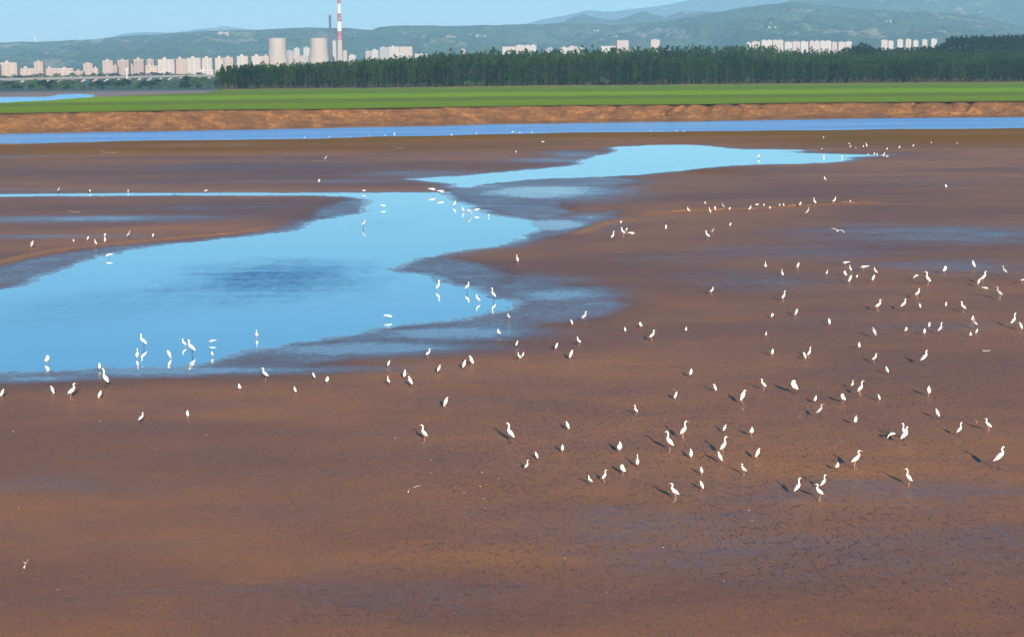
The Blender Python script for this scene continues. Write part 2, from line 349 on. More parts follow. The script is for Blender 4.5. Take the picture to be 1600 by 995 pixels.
def zones(P, lst):
    out = np.zeros(len(P))
    for (u, v, ru, rv, s) in lst:
        c = px(u, v)[:2]; d = c[1]
        rx = ru * d / F_PX; ry = rv * d * d / (F_PX * CAM_H)
        q = ((P[:, 0] - c[0]) / rx) ** 2 + ((P[:, 1] - c[1]) / ry) ** 2
        out = np.maximum(out, s * np.exp(-q * 1.1))
    return out
WET = [(120, 343, 300, 8, .85), (60, 371, 200, 4.5, .75), (60, 297, 250, 3, .5), (850, 300, 170, 19, 1.15), (930, 285, 130, 8, .7), (760, 292, 90, 9, .9),
       (860, 352, 120, 15, 1.15), (925, 341, 55, 10, .9), (870, 462, 130, 17, 1.1), (840, 440, 110, 16, .7), (560, 545, 230, 19, 1.15), (700, 522, 190, 18, 1.15), (300, 580, 360, 10, 1.15),
       (60, 592, 170, 9, 1.0), (1480, 368, 330, 24, .66), (1490, 418, 240, 17, .56), (1250, 395, 300, 22, .45), (350, 262, 450, 10, .34), (300, 285, 400, 6, .34), (1180, 440, 200, 26, .45), (1050, 405, 170, 18, .4), (900, 241, 70, 8, .8), (860, 251, 100, 5, .85),
       (660, 272, 150, 8, .65), (540, 284, 160, 5, .55), (1450, 285, 160, 16, .3), (1320, 860, 560, 80, .47), (1350, 775, 380, 45, .47), (1050, 830, 460, 55, .44),
       (90, 760, 170, 22, .48), (560, 940, 520, 50, .36), (1470, 510, 170, 12, .42), (0, 246, 200, 3, .6), (330, 325, 260, 10, .4), (700, 420, 100, 6, .7), (1280, 500, 160, 12, .3)]
MOIST = [(300, 268, 800, 22, .8), (300, 325, 500, 14, .75), (1350, 310, 600, 34, .6), (1400, 395, 550, 50, .65), (950, 400, 300, 40, .5), (1100, 460, 250, 30, .4)]
OLIVE = [(300, 234, 700, 7, .8), (1000, 212, 900, 6, .9), (1500, 216, 500, 12, .95), (1100, 268, 60, 7, .5), (900, 232, 200, 4, .4)]
SAND_GLOWZ = [(500, 770, 330, 50, .34), (960, 735, 220, 36, .45), (310, 840, 150, 50, .38), (1250, 690, 250, 18, .3), (60, 860, 120, 40, .3), (1500, 680, 150, 14, .3), (650, 880, 250, 22, .25), (700, 585, 160, 14, .25), (550, 690, 200, 40, .15), (1100, 275, 80, 5, .4)]  # oval opposite the sun paints a glow into the colour; rest is sandy
CRACK = [(1100, 700, 700, 220, .8), (1280, 840, 480, 120, 1.0), (1320, 620, 480, 110, .75), (930, 620, 300, 80, .5), (900, 860, 420, 90, .7), (700, 950, 600, 60, .5), (1350, 520, 300, 50, .4)]
BARS = [([(1010, 334), (1060, 332), (1100, 331), (1180, 328), (1250, 324), (1300, 321), (1364, 318)], .26, .8),
        ([(-150, 440), (0, 413), (25, 406), (60, 398), (100, 391), (160, 384), (230, 377), (300, 371), (370, 365), (410, 358)], .13, 1.0),
        ([(150, 359), (180, 358), (230, 357), (290, 356)], .12, .8), ([(905, 366), (930, 356), (950, 349), (985, 344)], .08, 1.2)]
BARS_W = [(np.array([px(u, v)[:2] for u, v in pts]), h, wd) for pts, h, wd in BARS]

WETP = [[(-300, 616), (0, 603), (100, 599), (200, 595), (300, 593), (350, 590), (400, 592), (440, 590), (480, 580), (510, 571), (560, 562), (620, 552), (680, 543), (740, 530), (790, 522), (850, 512), (920, 502), (975, 490), (1000, 478), (965, 466), (930, 456), (900, 447),
         (860, 440), (800, 436), (770, 446), (750, 462), (700, 500), (560, 520), (430, 540), (300, 568), (0, 580), (-300, 590)],
        [(780, 345), (830, 352), (880, 345), (967, 328), (970, 333), (942, 343), (918, 362), (860, 372), (800, 381), (777, 384), (740, 372)],
        [(690, 299), (730, 291), (790, 284), (860, 280), (960, 276), (1010, 283), (940, 299), (892, 310), (882, 325), (905, 334), (860, 342), (800, 340), (740, 324)],
        [(610, 420), (660, 403), (709, 402), (745, 408), (800, 428), (810, 445), (760, 452), (700, 440), (640, 426)],
        [(-200, 470), (0, 415), (60, 400), (160, 387), (300, 374), (380, 366), (330, 382), (150, 405), (60, 440), (-200, 475)],
        [(500, 322), (560, 309), (590, 318), (580, 333), (500, 346), (450, 360), (470, 345)]]
WETP_W = [np.array([px(u, v)[:2] for u, v in pl]) for pl in WETP]

def ground(P):                                # height and surface attributes of the flats at points P (n,2)
    P = np.asarray(P, float); x, y = P[:, 0], P[:, 1]
    near = (np.hypot(x, y) < 900)
    sd = np.full(len(P), 999.0); rv = np.full(len(P), 999.0)
    if near.any():
        q = P[near]
        sd[near] = np.minimum(poly_sdf(q, POND_W), poly_sdf(q, POOL_W)); rv[near] = poly_sdf(q, RIVER_W)
    br = poly_sdf(P, BACKRIVER_W)
    warp = fbm(x * .45, y * .3, 3, 4, .6) * 0.9 + fbm(x * 1.8, y * 1.1, 9, 3, .6) * 0.35
    s2 = sd + warp * np.exp(-np.abs(sd) / 6)
    z = np.where(s2 > 0, 0.11 * (1 - np.exp(-np.maximum(s2, 0) / 7)), np.maximum(s2 * 0.05, -0.45))
    away = sstep(2, 14, sd)
    z = z + away * (0.05 * fbm(x * .06, y * .06, 21, 4) + 0.02 * fbm(x * .5, y * .5, 23, 3)) + .004 * fbm(x * 3, y * 2, 25, 2)
    z = z + np.exp(-np.abs(sd - 1.5) / 4.0) * (0.020 * fbm(x * .9, y * .35, 27, 4, .65) + .012 * fbm(x * 3.1, y * 1.2, 28, 2))
    r2 = rv + 2.0 * fbm(x * .05, y * .05, 31, 3)
    z = np.where(r2 < 4, np.minimum(z, np.maximum(-1.2, r2 * 0.05)), z)
    z = np.where(br < 3, np.minimum(z, np.maximum(-1.0, br * 0.04 + .02)), z)
    wet = np.exp(-np.maximum(s2 - .6, 0) / 2.6) * 1.0
    wet = np.maximum(wet, 0.5 * np.exp(-np.maximum(r2, 0) / 3))
    wet = np.maximum(wet, zones(P, WET))
    moist = zones(P, MOIST)
    for pl in WETP_W:
        dd = np.full(len(P), 99.0); dd[near] = poly_sdf(P[near], pl)
        dd = dd + 0.5 * fbm(x * .5, y * .3, 43, 4, .6)
        wet = np.maximum(wet, .72 * sstep(1.2, -1.6, dd)); moist = np.maximum(moist, .75 * np.exp(-np.maximum(dd, 0) / 3.5))
    sand = zones(P, SAND_GLOWZ)  # sandy mud, plus the antisolar glow painted in the same tone
    for pts, h, wd in BARS_W:
        d = line_dist(P, pts) + 0.25 * fbm(x * .8, y * .8, 41, 3)
        k = np.exp(-(d / wd) ** 2); z = z + h * k; sand = np.maximum(sand, k * .95); wet = wet * (1 - k); moist = moist * (1 - k)
    farsand = sstep(700, 850, y); veg = sstep(1290, 1330, y + 30 * fbm(x * .02, y * .02, 77, 3))
    olive = np.maximum(zones(P, OLIVE), .95 * np.exp(-(np.maximum(rv, 0) / 55.0) ** 2) * sstep(-.6, .5, fbm(x * .01, y * .05, 33, 4) + .35))
    return z, wet, sand, olive, zones(P, CRACK), farsand, veg, moist
def gz(x, y):
    return float(ground(np.array([[x, y]]))[0][0])

# ------------------------------------------------------------------ ground sheet (to the horizon, all round)
pxr = np.concatenate([np.arange(1500, 930, -60), np.arange(930, 92, -1.9), np.geomspace(91, 1.6, 42)])
rad = CAM_H * F_PX / pxr
th_in = np.arange(-900, 901, 2.9) / F_PX
out = np.concatenate([np.linspace(900, 2600, 60)[1:] / F_PX, np.linspace(2600 / F_PX, math.pi, 28)[1:-1]])
th = np.concatenate([-out[::-1], th_in, out])
X = rad[:, None] * np.sin(th)[None, :]; Y = rad[:, None] * np.cos(th)[None, :]
P = np.stack([X.ravel(), Y.ravel()], 1)
z, wet, sand, olive, crack, farsand, veg, moist = ground(P)
V = np.column_stack([P, z]); nr, nc = len(rad), len(th)
Fq = grid_faces(nr, nc, wrap=True)[:, ::-1]
V = np.vstack([V, [[0, 0, 0.05]]]); cidx = len(V) - 1
tri = np.array([[cidx, (j + 1) % nc, j, j] for j in range(nc)])
me = mesh_np('mudflat', V, Fq, MAT['mud'], True,
             dict(wet=np.append(wet, 0), sand=np.append(sand, 0), olive=np.append(olive, 0), crack=np.append(crack, .5), farsand=np.append(farsand, 0), veg=np.append(veg, 0), moist=np.append(moist, 0)))
mud = tag(link('mudflat_ground', me), 'brown drying mudflat with wet sheen and shrinkage cracks', None, None, 'structure')

# low sand bars standing out of the mud
SANDM = plain('bar_sand', (0.25, 0.115, 0.038), .95, .3, 1.5)
for (pts, hh, wd), lab in zip(BARS[:3], ('thin tan sand bar lined with egrets on the right mud', 'orange sandy lip along the left mud spit', 'short sandy streak on the left mud spit')):
    W_ = np.array([px(u, v)[:2] for u, v in pts]); cum = np.append(0, np.cumsum(np.linalg.norm(np.diff(W_, axis=0), axis=1)))
    sl = np.linspace(0, cum[-1], int(cum[-1] / .3) + 2); cx = np.interp(sl, cum, W_[:, 0]); cy = np.interp(sl, cum, W_[:, 1])
    ker = np.ones(9) / 9; cx = np.convolve(np.pad(cx, 4, 'edge'), ker, 'valid'); cy = np.convolve(np.pad(cy, 4, 'edge'), ker, 'valid')
    cy = cy + .5 * fbm(sl * .15, sl * 0, 63, 4, .6)
    tx = np.gradient(cx); ty = np.gradient(cy); ln = np.hypot(tx, ty); nx, ny = -ty / ln, tx / ln
    tap = np.minimum(1, np.minimum(sl, cum[-1] - sl) / 4.0) * (.65 + .5 * fbm(sl * .4, sl * 0, 65, 4, .6)); rows = []
    gb = ground(np.column_stack([cx, cy]))[0] - hh * .8
    for o_, h_ in ((-1.0, -.25), (-.75, .25), (-.45, .72), (-.15, 1.0), (.25, .9), (.7, .4), (1.2, -.25)):
        rows.append(np.column_stack([cx + nx * o_ * wd * .7, cy + ny * o_ * wd * .7, gb + (.04 + hh * .85) * h_ * tap + .02 * fbm(sl * 2 + o_ * 9, sl * 0, 67, 3)]))
    tag(link('sand_bar_ground', mesh_np('sand_bar', np.vstack(rows), grid_faces(7, len(sl))[:, ::-1], SANDM, True)), lab, None, None, 'structure')

# ------------------------------------------------------------------ water
def flat(name, poly, z, mat):
    me = mesh_np(name, [(p[0], p[1], z) for p in poly], [tuple(range(len(poly)))], mat); return link(name, me)
c1 = px(430, 432); c2 = px(300, 465); c3 = px(600, 350); c4 = px(100, 490)
MAT['pond'] = mat_water('pond_water', (0.018, 0.16, 0.33), [(c1[0], c1[1], 8.0, 14.0, 0.7), (c2[0], c2[1], 13.0, 9.0, 0.16), (c4[0], c4[1], 8, 10, 0.14), (c3[0], c3[1], 4.0, 10.0, 0.07)])
MAT['river'] = mat_water('river_water', (0.08, 0.25, 0.46), None, 0.10, 0.16, 0.07, 0.86)
tag(flat('pond_water', [(-90, 80), (60, 80), (130, 440), (-130, 440)], 0.0, MAT['pond']), 'still pale blue pool winding through the mudflat', None, None, 'structure')
tag(flat('river_water', [(-330, 395), (330, 395), (420, 700), (-420, 700)][:2] + [(380, 640), (-380, 560)], -0.03, MAT['river']), 'rippled blue river channel below the orange bank', None, None, 'structure')
tag(flat('far_river_water', [(-900, 830), (-150, 830), (-200, 1300), (-900, 1300)], -0.02, mat_water('far_river_water', (0.05, 0.20, 0.36), None, 0.05, 0.10, 0.05, 0.86)), 'pale bend of the river beyond the green field', None, None, 'structure')

# ------------------------------------------------------------------ river bank and field
def dist_top(u):                              # forward distance of the bank's foot, its top and the top's height
    f = px(u, foot_edge(u))[1]; yt = f + 7.0
    return f, yt, pxd(u, top_edge(u), yt)[2]
ub = np.concatenate([np.arange(-900, -100, 12.0), np.arange(-100, 1700, 1.6), np.arange(1700, 2500, 12.0)])
tab = np.array([dist_top(u) for u in US])
fy = np.interp(ub, US, tab[:, 0]); zt = np.interp(ub, US, tab[:, 2])
NR = 26; tr = np.linspace(0, 1, NR)
xs_line = (ub - 800) / F_PX
GULLY = [(1050, 9, .9), (1068, 5, .6), (1105, 6, .7), (1152, 4, .6), (1120, 3, .4), (1195, 4, .5), (1430, 5, .6), (1510, 6, .8), (1478, 8, .5), (690, 5, .35), (880, 4, .35), (360, 7, .3), (220, 6, .3), (960, 5, .4)]
gul = np.zeros(len(ub))
for gu, gw, gs in GULLY: gul = np.maximum(gul, gs * np.exp(-((ub - gu + 4 * fbm(ub * .2, ub * 0, 59, 3)) / gw) ** 2))
Vb = []
for t in tr:
    along = xs_line * fy
    gul = np.zeros(len(ub))
    for gi, (gu, gw, gs) in enumerate(GULLY):
        cu = gu + (1 - t) * (gi % 5 - 2) * 7 + 5 * math.sin(t * 7 + gi)
        gul = np.maximum(gul, gs * (.35 + .65 * t) * np.exp(-((ub - cu) / (gw * (.7 + .5 * math.sin(gi * 3 + t * 5) ** 2))) ** 2))
    prof = 0.55 * t + 0.45 * sstep(0.05, 1.0, t) ** 1.3
    nz = fbm(along * .06, np.full_like(along, t * 1.5), 51, 5, .6); nz2 = fbm(along * .5, np.full_like(along, t * 5), 55, 4, .6)
    env = math.sin(math.pi * min(1, t * .92 + .05))
    nz3 = fbm(along * 1.3, np.full_like(along, t * 9), 56, 3, .6)
    yy = fy + 8.0 * t + env * (2.6 * nz + 1.3 * nz2 + .7 * nz3) + gul * (1.0 + 3.0 * t) * (0.3 + 0.7 * env) * (1 + nz2)
    zz = -0.25 + (zt + 0.10) * prof + env * (0.7 * nz2 + .35 * nz + .35 * nz3) - gul * .6 * t * (1 + .8 * nz2)
    lip = 0.25 * fbm(along * .3, along * 0, 57, 3) * t
    Vb.append(np.column_stack([xs_line * yy, yy, zz + lip]))
Vb.append(np.column_stack([xs_line * (fy + 16), fy + 16, zt - 0.5]))
me = mesh_np('river_bank', np.vstack(Vb), grid_faces(NR + 1, len(ub)), MAT['bank'], True)
tag(link('river_bank_terrain', me), 'eroded orange earth bank along the far side of the river', None, None, 'structure')

tree_v = interp([(-900, 152), (0, 144), (345, 139.5), (560, 137.5), (700, 136), (800, 134.5), (1000, 133), (1200, 131), (1400, 129.5), (1600, 128), (2500, 121)])
back_v = interp([(-900, 175), (-300, 166), (0, 160.5), (60, 158), (100, 155.5), (150, 152), (200, 149.8), (300, 146.3), (335, 144), (350, 141)])
front_top = interp([(345, 110), (360, 106), (450, 103), (560, 99), (650, 96), (700, 93), (800, 92), (900, 92), (1000, 93), (1100, 95), (1200, 97), (1600, 97), (2500, 92)])
back_top = interp([(345, 110), (450, 103), (520, 98), (600, 94), (640, 90), (700, 83.5), (760, 82), (830, 81), (900, 79.5), (970, 78), (1000, 75), (1060, 76), (1100, 73), (1130, 75), (1160, 71), (1205, 74), (1215, 78), (1300, 80), (1600, 82), (2500, 78)])
def field_u(u):
    f, yt, ztop = [float(np.interp(u, US, tab[:, k])) for k in range(3)]
    ytree = px(u, float(tree_v(u)), ztop)[1]
    return yt, ztop, ytree
FT = np.array([field_u(u) for u in US])
def field_z(u, y):
    yt, zt_, ytr = [np.interp(u, US, FT[:, k]) for k in range(3)]
    h_back = CAM_H - (back_top(u) - hor(u)) * (ytr + 260) / F_PX
    h_tree = (tree_v(u) - front_top(u)) * ytr / F_PX
    rise = np.maximum(0, h_back - h_tree - zt_)
    return zt_ + rise * sstep(ytr + 25, ytr + 260, y)
ucol = np.concatenate([np.arange(-900, 320, 14.0), np.arange(320, 370, 3.0), np.arange(370, 2500, 14.0)])
tt_ = np.concatenate([np.linspace(0, 1, 60), np.linspace(1, 2.2, 25)[1:]])
yt = np.interp(ucol, US, FT[:, 0]); zt2 = np.interp(ucol, US, FT[:, 1]); ytr = np.interp(ucol, US, FT[:, 2])
yend = np.where(ucol < 350, [min(px(u, float(back_v(u)), z_)[1], t_) for u, z_, t_ in zip(ucol, zt2, ytr)], 1e9)
Vf = []; band = []
for k, t in enumerate(tt_):
    yy = yt + 0.5 + (ytr - yt) * t if t <= 1 else ytr + (t - 1) / 1.2 * 1100
    b_ = np.where(t <= 1, t, 1.0) * np.ones(len(ucol))
    lim = np.minimum(yy, yend); over = np.clip((yy - yend) / 60.0, 0, 1)
    zz = field_z(ucol, lim) + 0.25 * fbm(xs_ := (ucol - 800) / F_PX * lim * .05, lim * .05, 61, 3) * sstep(0, .1, t)
    y2 = np.where(yy > yend, yend + np.minimum(yy - yend, 60), yy) + k * 1e-3 * (yy > yend)
    zz = np.where(yy > yend, zz * (1 - over) - 2.0 * over, zz)
    Vf.append(np.column_stack([(ucol - 800) / F_PX * y2, y2, zz])); band.append(b_)
me = mesh_np('grass_field', np.vstack(Vf), grid_faces(len(tt_), len(ucol)), MAT['field'], True, dict(band=np.concatenate(band)))
tag(link('grass_field', me), 'flat bright green field above the orange bank', None, None, 'structure')

# ------------------------------------------------------------------ hills
HILLS = []
def hit(u, v):                                # where the sight line through a pixel meets the hills
    d = ray(u, v); best = None
    for (uu, rows, Z) in HILLS[:2]:
        for k in range(len(rows) - 1):
            for f in (0, .25, .5, .75):
                y = rows[k] + (rows[k + 1] - rows[k]) * f; t = y / d[1]; ux = 800 + d[0] * t / y * F_PX
                z_ = np.interp(ux, uu, Z[k]) * (1 - f) + np.interp(ux, uu, Z[k + 1]) * f
                if z_ >= CAM_H + d[2] * t:
                    if best is None or y < best[1]: best = (d[0] * t, y, float(z_))
                    break
            else: continue
            break
    return best
def hill(name, tabv, D, y0, y1, mat, label, seed, spur=0.42, step=4.0, urange=(-1600, 3200)):
    pv = interp(tabv); u = np.arange(urange[0], urange[1], step)
    zr = CAM_H - (pv(u) - hor(u)) * D / F_PX
    zr = zr + D * 0.00035 * fbm(u * .05, u * 0, seed + 3, 4, .6)
    rows = np.concatenate([np.linspace(y0, D, 46), np.linspace(D, y1, 14)[1:]])
    Vh = []
    for y in rows:
        t = (y - y0) / (D - y0) if y <= D else 1 - (y - D) / (y1 - D)
        s = t ** 1.25 if y <= D else t ** .8
        x = (u - 800) / F_PX * y
        ridge = 1 - np.abs(fbm(x / (D * .055), np.full_like(x, y / (D * .10)), seed, 5, .55)) * 2
        env = s * (1 - s) * 4
        zz = zr * (s + spur * env * (ridge - .55)) + env * D * .0022 * fbm(x / (D * .006), np.full_like(x, y / (D * .012)), seed + 9, 4, .6)
        Vh.append(np.column_stack([x, np.full_like(x, y), np.maximum(zz, -1.5 + 1.0 * t)]))
    HILLS.append((u, rows, np.array(Vh)[:, :, 2]))
    me = mesh_np(name, np.vstack(Vh), grid_faces(len(rows), len(u)), mat, True)
    return tag(link(name, me), label, None, None, 'structure')
HILL1 = [(-1600, 80), (-400, 72), (0, 68), (100, 65), (150, 63), (200, 58), (260, 54), (330, 50), (400, 48), (450, 46), (500, 44), (550, 45), (585, 48), (600, 43), (640, 41), (700, 42), (800, 40), (860, 39), (900, 38), (960, 40), (1000, 38), (1050, 34), (1100, 24), (1130, 19), (1160, 14), (1200, 9), (1240, 6), (1280, 10), (1350, 17), (1450, 20), (1520, 25), (1570, 38), (1600, 45), (1800, 60), (3200, 70)]
HILL2 = [(-1600, 95), (650, 90), (700, 60), (850, 42), (885, 34), (905, 25), (915, 24), (935, 30), (960, 33), (975, 30), (1000, 21), (1010, 20), (1030, 26), (1040, 29), (1060, 21), (1080, 20), (1110, 20), (1150, 22), (1200, 12), (1240, 2), (1300, 0), (1400, -4), (1500, -8), (1700, -15), (2200, 10), (3200, 40)]
HILL3 = [(-1600, 80), (150, 70), (200, 54), (240, 51), (270, 53), (330, 46), (360, 42), (390, 46), (430, 54), (700, 60), (800, 45), (850, 32), (880, 27), (920, 18), (960, 20), (990, 16), (1040, 10), (1080, 2), (1120, -4), (1200, -10), (1500, -20), (3200, 20)]
MAT['hill1'] = mat_hill('hill_near', (0.042, 0.085, 0.036), (0.080, 0.125, 0.050), (0.42, 0.37, 0.25), 0.6)
MAT['hill2'] = mat_hill('hill_far', (0.042, 0.082, 0.038), (0.072, 0.118, 0.050), (0.40, 0.36, 0.25), 0.55)
hill('hillside_terrain', HILL1, 8500.0, 5600.0, 10000.0, MAT['hill1'], 'green terraced hillside behind the city', 71)
hill('peaked_hills_terrain', HILL2, 11000.0, 8800.0, 13000.0, MAT['hill2'], 'rounded peaks rising behind the nearer hillside', 83)
hill('far_mountains_terrain', HILL3, 17500.0, 14500.0, 18800.0, MAT['hill2'], 'pale blue mountains on the horizon', 97, .15, 8.0)

# ------------------------------------------------------------------ haze
hz = NB('haze_air'); pv = hz.n('ShaderNodeVolumePrincipled', Density=7.2e-5, Anisotropy=-0.13)
pv.inputs['Color'].default_value = (0.33, 0.67, 1.0, 1)
hz.t.links.new(pv.outputs[0], hz.out.inputs['Volume'])
mbx = MB(); mbx.box(-14000, 14000, -300, 19500, -4, 820)
tag(link('haze', mbx.mesh('haze', hz.m)), 'pale blue summer haze over the plain', None, None, 'stuff')

# ------------------------------------------------------------------ trees
def leaves(n, pts_fn, size, seed, tri=False):
    r = np.random.default_rng(seed); c = pts_fn(r, n)
    s = size * r.uniform(.6, 1.3, n)
    a = r.normal(size=(n, 3)); a /= np.linalg.norm(a, axis=1)[:, None]
    b_ = np.cross(a, r.normal(size=(n, 3))); b_ /= np.linalg.norm(b_, axis=1)[:, None]
    A = a * s[:, None]; B = b_ * s[:, None] * .75
    V = np.stack([c - A * .9, c + B * .6 - A * .1, c + A, c - B * .7 + A * .15], 1).reshape(-1, 3)
    return V, np.arange(n * 4).reshape(-1, 4)
def poplar_pts(h, w_, base=.13, pw=.75):
    def fn(r, n):
        k = 13; cz = base + (1 - base) * r.uniform(.05, .97, k); ca = r.uniform(0, 6.28, k)
        j = r.integers(0, k, n); t = np.clip(cz[j] + r.normal(0, .05, n), base, 1.0)
        prof = np.sin(np.clip((t - base) / (1 - base), 0, 1) * math.pi * .93 + .2) ** pw
        cr = prof * w_ * .30; a = r.uniform(0, 6.28, n); rr = prof * w_ * .5 * np.sqrt(r.uniform(0.1, 1, n)) * .75
        return np.column_stack([cr * np.cos(ca[j]) + rr * np.cos(a), cr * np.sin(ca[j]) + rr * np.sin(a), t * h])
    return fn
def round_pts(h, w_, base=.15):
    def fn(r, n):
        k = 16; th_ = r.uniform(0, 6.28, k); zz = r.uniform(-.8, 1, k); q = np.sqrt(np.maximum(0, 1 - zz * zz))
        C = np.column_stack([q * np.cos(th_), q * np.sin(th_), zz]) * r.uniform(.35, .75, k)[:, None]
        j = r.integers(0, k, n); p = C[j] + r.normal(0, .16, (n, 3))
        return np.column_stack([p[:, 0] * w_ * .5, p[:, 1] * w_ * .5, h * (base + (1 - base) * .5) + p[:, 2] * h * (1 - base) * .5])
    return fn
def trunk_mesh(h, r0, seed, limbs=5):
    m = MB(); r = random.Random(seed)
    m.tube([(0, 0, -.3), (r.uniform(-.05, .05) * h * .1, 0, h * .45), (0, r.uniform(-.05, .05) * h * .1, h * .92)], [r0, r0 * .7, r0 * .15], 6)
    for i in range(limbs):
        z0 = h * r.uniform(.25, .7); a = r.uniform(0, 6.28); l = h * r.uniform(.08, .16)
        m.tube([(0, 0, z0), (l * .5 * math.cos(a), l * .5 * math.sin(a), z0 + l * .8), (l * .7 * math.cos(a), l * .7 * math.sin(a), z0 + l * 1.6)], [r0 * .4, r0 * .25, r0 * .08], 4)
    return m.mesh('trunk', MAT['bark'], True)
POP = []
for i in range(9):
    wd = (3.0, 3.6, 4.3, 2.8, 5.2, 3.3, 3.9, 4.8, 3.1)[i]; bs = (.16, .2, .10, .22, .05, .15, .18, .04, .2)[i]
    V_, F_ = leaves(560, poplar_pts(12.0, wd, bs * .6), .46, 100 + i)
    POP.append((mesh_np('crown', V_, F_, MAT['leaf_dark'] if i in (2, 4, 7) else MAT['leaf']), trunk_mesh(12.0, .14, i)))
def tree(name, label, cat, group, loc, crown, trunk, sc, rz):
    e = link(name, None, None, loc, rz, sc); e.empty_display_size = .2
    tag(e, label, cat, group)
    link('crown', crown, e); link('trunk', trunk, e); return e
rr = random.Random(5)
n_ind = 0
u = 346.0; front = []
while u < 1640:
    front.append((u, 0)); u += rr.uniform(5.6, 10.5)
u = 352.0
while u < 1640 and len(front) < 296:
    front.append((u, 1)); u += rr.uniform(8.0, 12.0)
for (u, row) in front:
    yt_, z_, ytr_ = [float(np.interp(u, US, FT[:, k])) for k in range(3)]
    y = ytr_ + rr.uniform(-3, 3) + row * 8
    hgt = float((tree_v(u) - front_top(u)) * ytr_ / F_PX) * rr.uniform(.82, 1.07) * (1.03 if row else 1)
    i = rr.randrange(9); k = hgt / 12.0
    tree('poplar_tree', 'slender dark green poplar in the front rows of the plantation behind the field', 'tree', 'poplars along the plantation edge',
         ((u - 800) / F_PX * y, y, float(field_z(u, y)) - .05), POP[i][0], POP[i][1], (k * rr.uniform(.8, 1.1) * .95, k * rr.uniform(.8, 1.1) * .95, k), rr.uniform(0, 6.28))

def mass(name, label, spots, mat, nleaf, lsize, seed):       # far wood: leaf clumps and stems joined
    r = np.random.default_rng(seed); Vs = []; tv = []; tf = []
    base = [leaves(nleaf, poplar_pts(1.0, .34, .12) if k % 3 else round_pts(1.0, .55, .1), lsize, seed + k)[0] for k in range(10)]
    for (x, y, z_, h) in spots:
        b_ = base[r.integers(0, 10)]; a = r.uniform(0, 6.28); ca, sa = math.cos(a), math.sin(a); w_ = r.uniform(.85, 1.25)
        q = np.column_stack([(b_[:, 0] * ca - b_[:, 1] * sa) * h * w_ + x, (b_[:, 0] * sa + b_[:, 1] * ca) * h * w_ + y, b_[:, 2] * h + z_]); Vs.append(q)
    V_ = np.vstack(Vs); me_ = mesh_np(name, V_, np.arange(len(V_)).reshape(-1, 4), mat)
    return tag(link(name, me_), label, None, None, 'stuff')
sp = []; dk = []
for dy in np.arange(14, 330, 4.6):
    uu = 352 + rr.uniform(0, 4)
    while uu < 1720:
        ytr_ = float(np.interp(uu, US, FT[:, 2])); y = ytr_ + dy + rr.uniform(-1.5, 1.5); u2 = uu
        hgt = float((tree_v(uu) - front_top(uu)) * ytr_ / F_PX) * rr.uniform(.78, 1.12)
        if rr.random() < .03: hgt *= 1.18
        if dy < 150 or rr.random() < .75:
            (dk if (vnoise(np.array([uu * .02]), np.array([dy * .02]), 4)[0] > .62) else sp).append(((u2 - 800) / F_PX * y, y, float(field_z(uu, y)), hgt))
        uu += rr.uniform(8.5, 13.0)
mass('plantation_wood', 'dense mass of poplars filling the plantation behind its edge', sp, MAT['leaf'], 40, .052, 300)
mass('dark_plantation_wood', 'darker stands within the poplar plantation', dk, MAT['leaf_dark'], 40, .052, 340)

# wooded mound on the right, with its own ground
mo_top = interp([(1300, 84), (1322, 74), (1345, 66), (1362, 73), (1390, 75), (1425, 73), (1455, 71), (1470, 66), (1480, 58), (1500, 55), (1550, 54), (1600, 54), (1720, 58), (1900, 80)])
um = np.arange(1270, 1960, 6.0); Vm = []; ys = np.linspace(1500, 1820, 22)
for y in ys:
    s = math.sin(math.pi * (y - 1500) / 320) ** .8 if 1500 < y < 1820 else 0
    zz = (CAM_H - (mo_top(um) - hor(um)) * 1640 / F_PX - 9.0) * s - 1.0
    Vm.append(np.column_stack([(um - 800) / F_PX * y, np.full_like(um, y), zz]))
tag(link('wooded_mound_terrain', mesh_np('mound', np.vstack(Vm), grid_faces(22, len(um)), MAT['hill1'], True)), 'low wooded mound behind the plantation', None, None, 'structure')
sp = []
for y in np.arange(1505, 1700, 6.0):
    uu = 1285.0
    while uu < 1930:
        s = math.sin(math.pi * (y - 1500) / 320) ** .8
        zz = (CAM_H - (mo_top(uu) - float(hor(uu))) * 1640 / F_PX - 9.0) * s - 1.0
        sp.append(((uu - 800) / F_PX * y, y, zz, rr.uniform(7, 10.5))); uu += rr.uniform(5, 10)
mass('mound_wood', 'dark dense wood covering the low mound at right', sp, MAT['leaf_dark'], 44, .075, 380)

